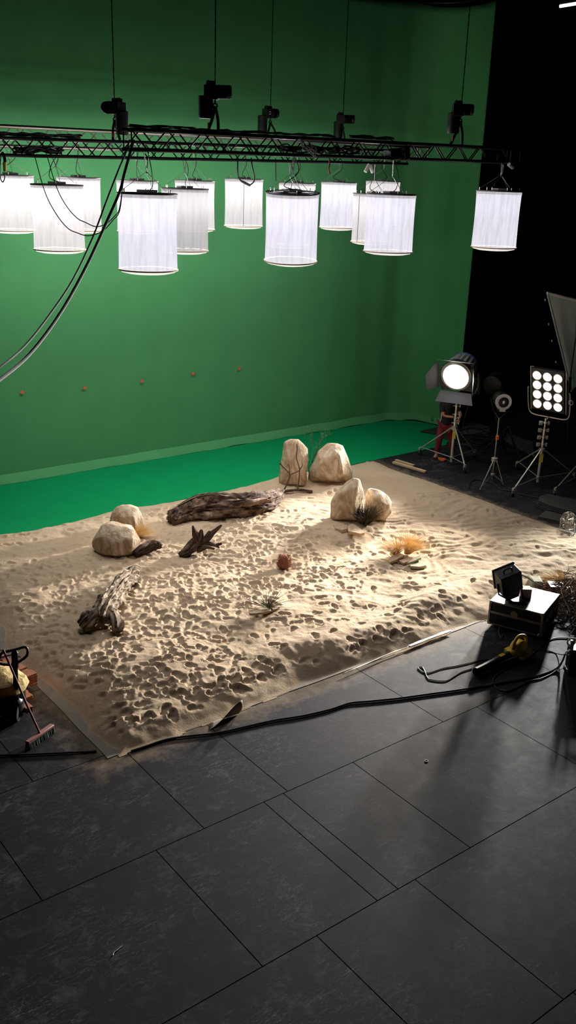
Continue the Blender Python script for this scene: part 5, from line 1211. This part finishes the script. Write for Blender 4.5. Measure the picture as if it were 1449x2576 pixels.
for lb, p0, p1, hgt, w_ in (('loose orange plank sticking out to the right of the pallet jack', (42, 1752), (74, 1780), .12, .09), ('dark red beam end behind the pallet jack column', (40, 1732), (62, 1742), .10, .12), ('pale plank lying at the back of the pallet at the left edge', (-10, 1688), (26, 1684), .28, .12)):
    a = gp(*p0, hgt); c = gp(*p1, hgt); d = (c-a).normalized()
    tag(MB().box((a+c)/2 - UP*.035, ((c-a).length, w_, .07), Matrix((d, UP.cross(d), UP)).transposed()).build('loose_plank', 'plank' if 'pale' not in lb else 'pine', None, smooth=False, bevel=.004), lb, 'plank')
# broom leaning on the jack handle
h0 = gp(68, 1873, .07); h1 = gp(132, 1828, .07); hd_ = (h1-h0).normalized(); hm_ = (h0+h1)/2
t = thing('push_broom', 'push broom with a red brown handle and green bristles leaning on the pallet jack', 'broom', V(hm_.x, hm_.y, 0))
hn = UP.cross(hd_)
hdb = MB().box(hm_ + UP*.022, ((h1-h0).length, .06, .03), Matrix((hd_, hn, UP)).transposed()).build('head_block', 'broomw', t, bevel=.006)
b = MB(); r = random.Random(2)
for k in range(26):
    for j in (-1, 0, 1):
        p0 = h0.lerp(h1, (k+.5)/26) + hn*j*.018 + UP*.008; b.tube([p0, p0 - UP*.075 + hn*(j*.012+r.uniform(-.006, .006)) + hd_*r.uniform(-.006, .006)], [.006, .0075], 5)
b.build('bristles', 'brush', hdb)
tp_ = pd(8, 1634, jb, -.09)
b = MB(); b.tube([hm_ + UP*.03, hm_.lerp(tp_, .35), tp_], .013, 9); b.build('handle', 'broomw', t)

# ------------------------------------------------------------------ small things
b = MB(); b.tube(spline([gp(284, 2403, .004), gp(287, 2396, .004), gp(294, 2391, .004), gp(307, 2379, .004)], 5), .0035, 6); tag(b.build('bent_wire', 'white'), 'short bent white wire lying on the black floor at the lower left', 'wire')
b = MB(); b.torus(gp(1073, 1914, .004), .018, .004, n=20, m=6); tag(b.build('white_ring', 'white'), 'tiny white ring lying on the black floor right of the middle', 'ring')
a = dep(1408, 16, 20.); c = dep(1475, 5, 20.)
t = thing('tube_light', 'fluorescent tube glowing in the black at the top right corner', 'tube light', a)
MB().tube([a, c], .030, 10).build('tube', 'tube', t)
MB().box((a+c)/2 + UP*.06, ((c-a).length, .07, .05), Matrix(((c-a).normalized(), UP.cross((c-a).normalized()), UP)).transposed()).build('batten', 'dgrey', t, smooth=False)
MB().tube([(a+c)/2 + UP*.08, V((a.x+c.x)/2, (a.y+c.y)/2, 12.99)], .008, 6).build('drop_rod', 'blackm', t)
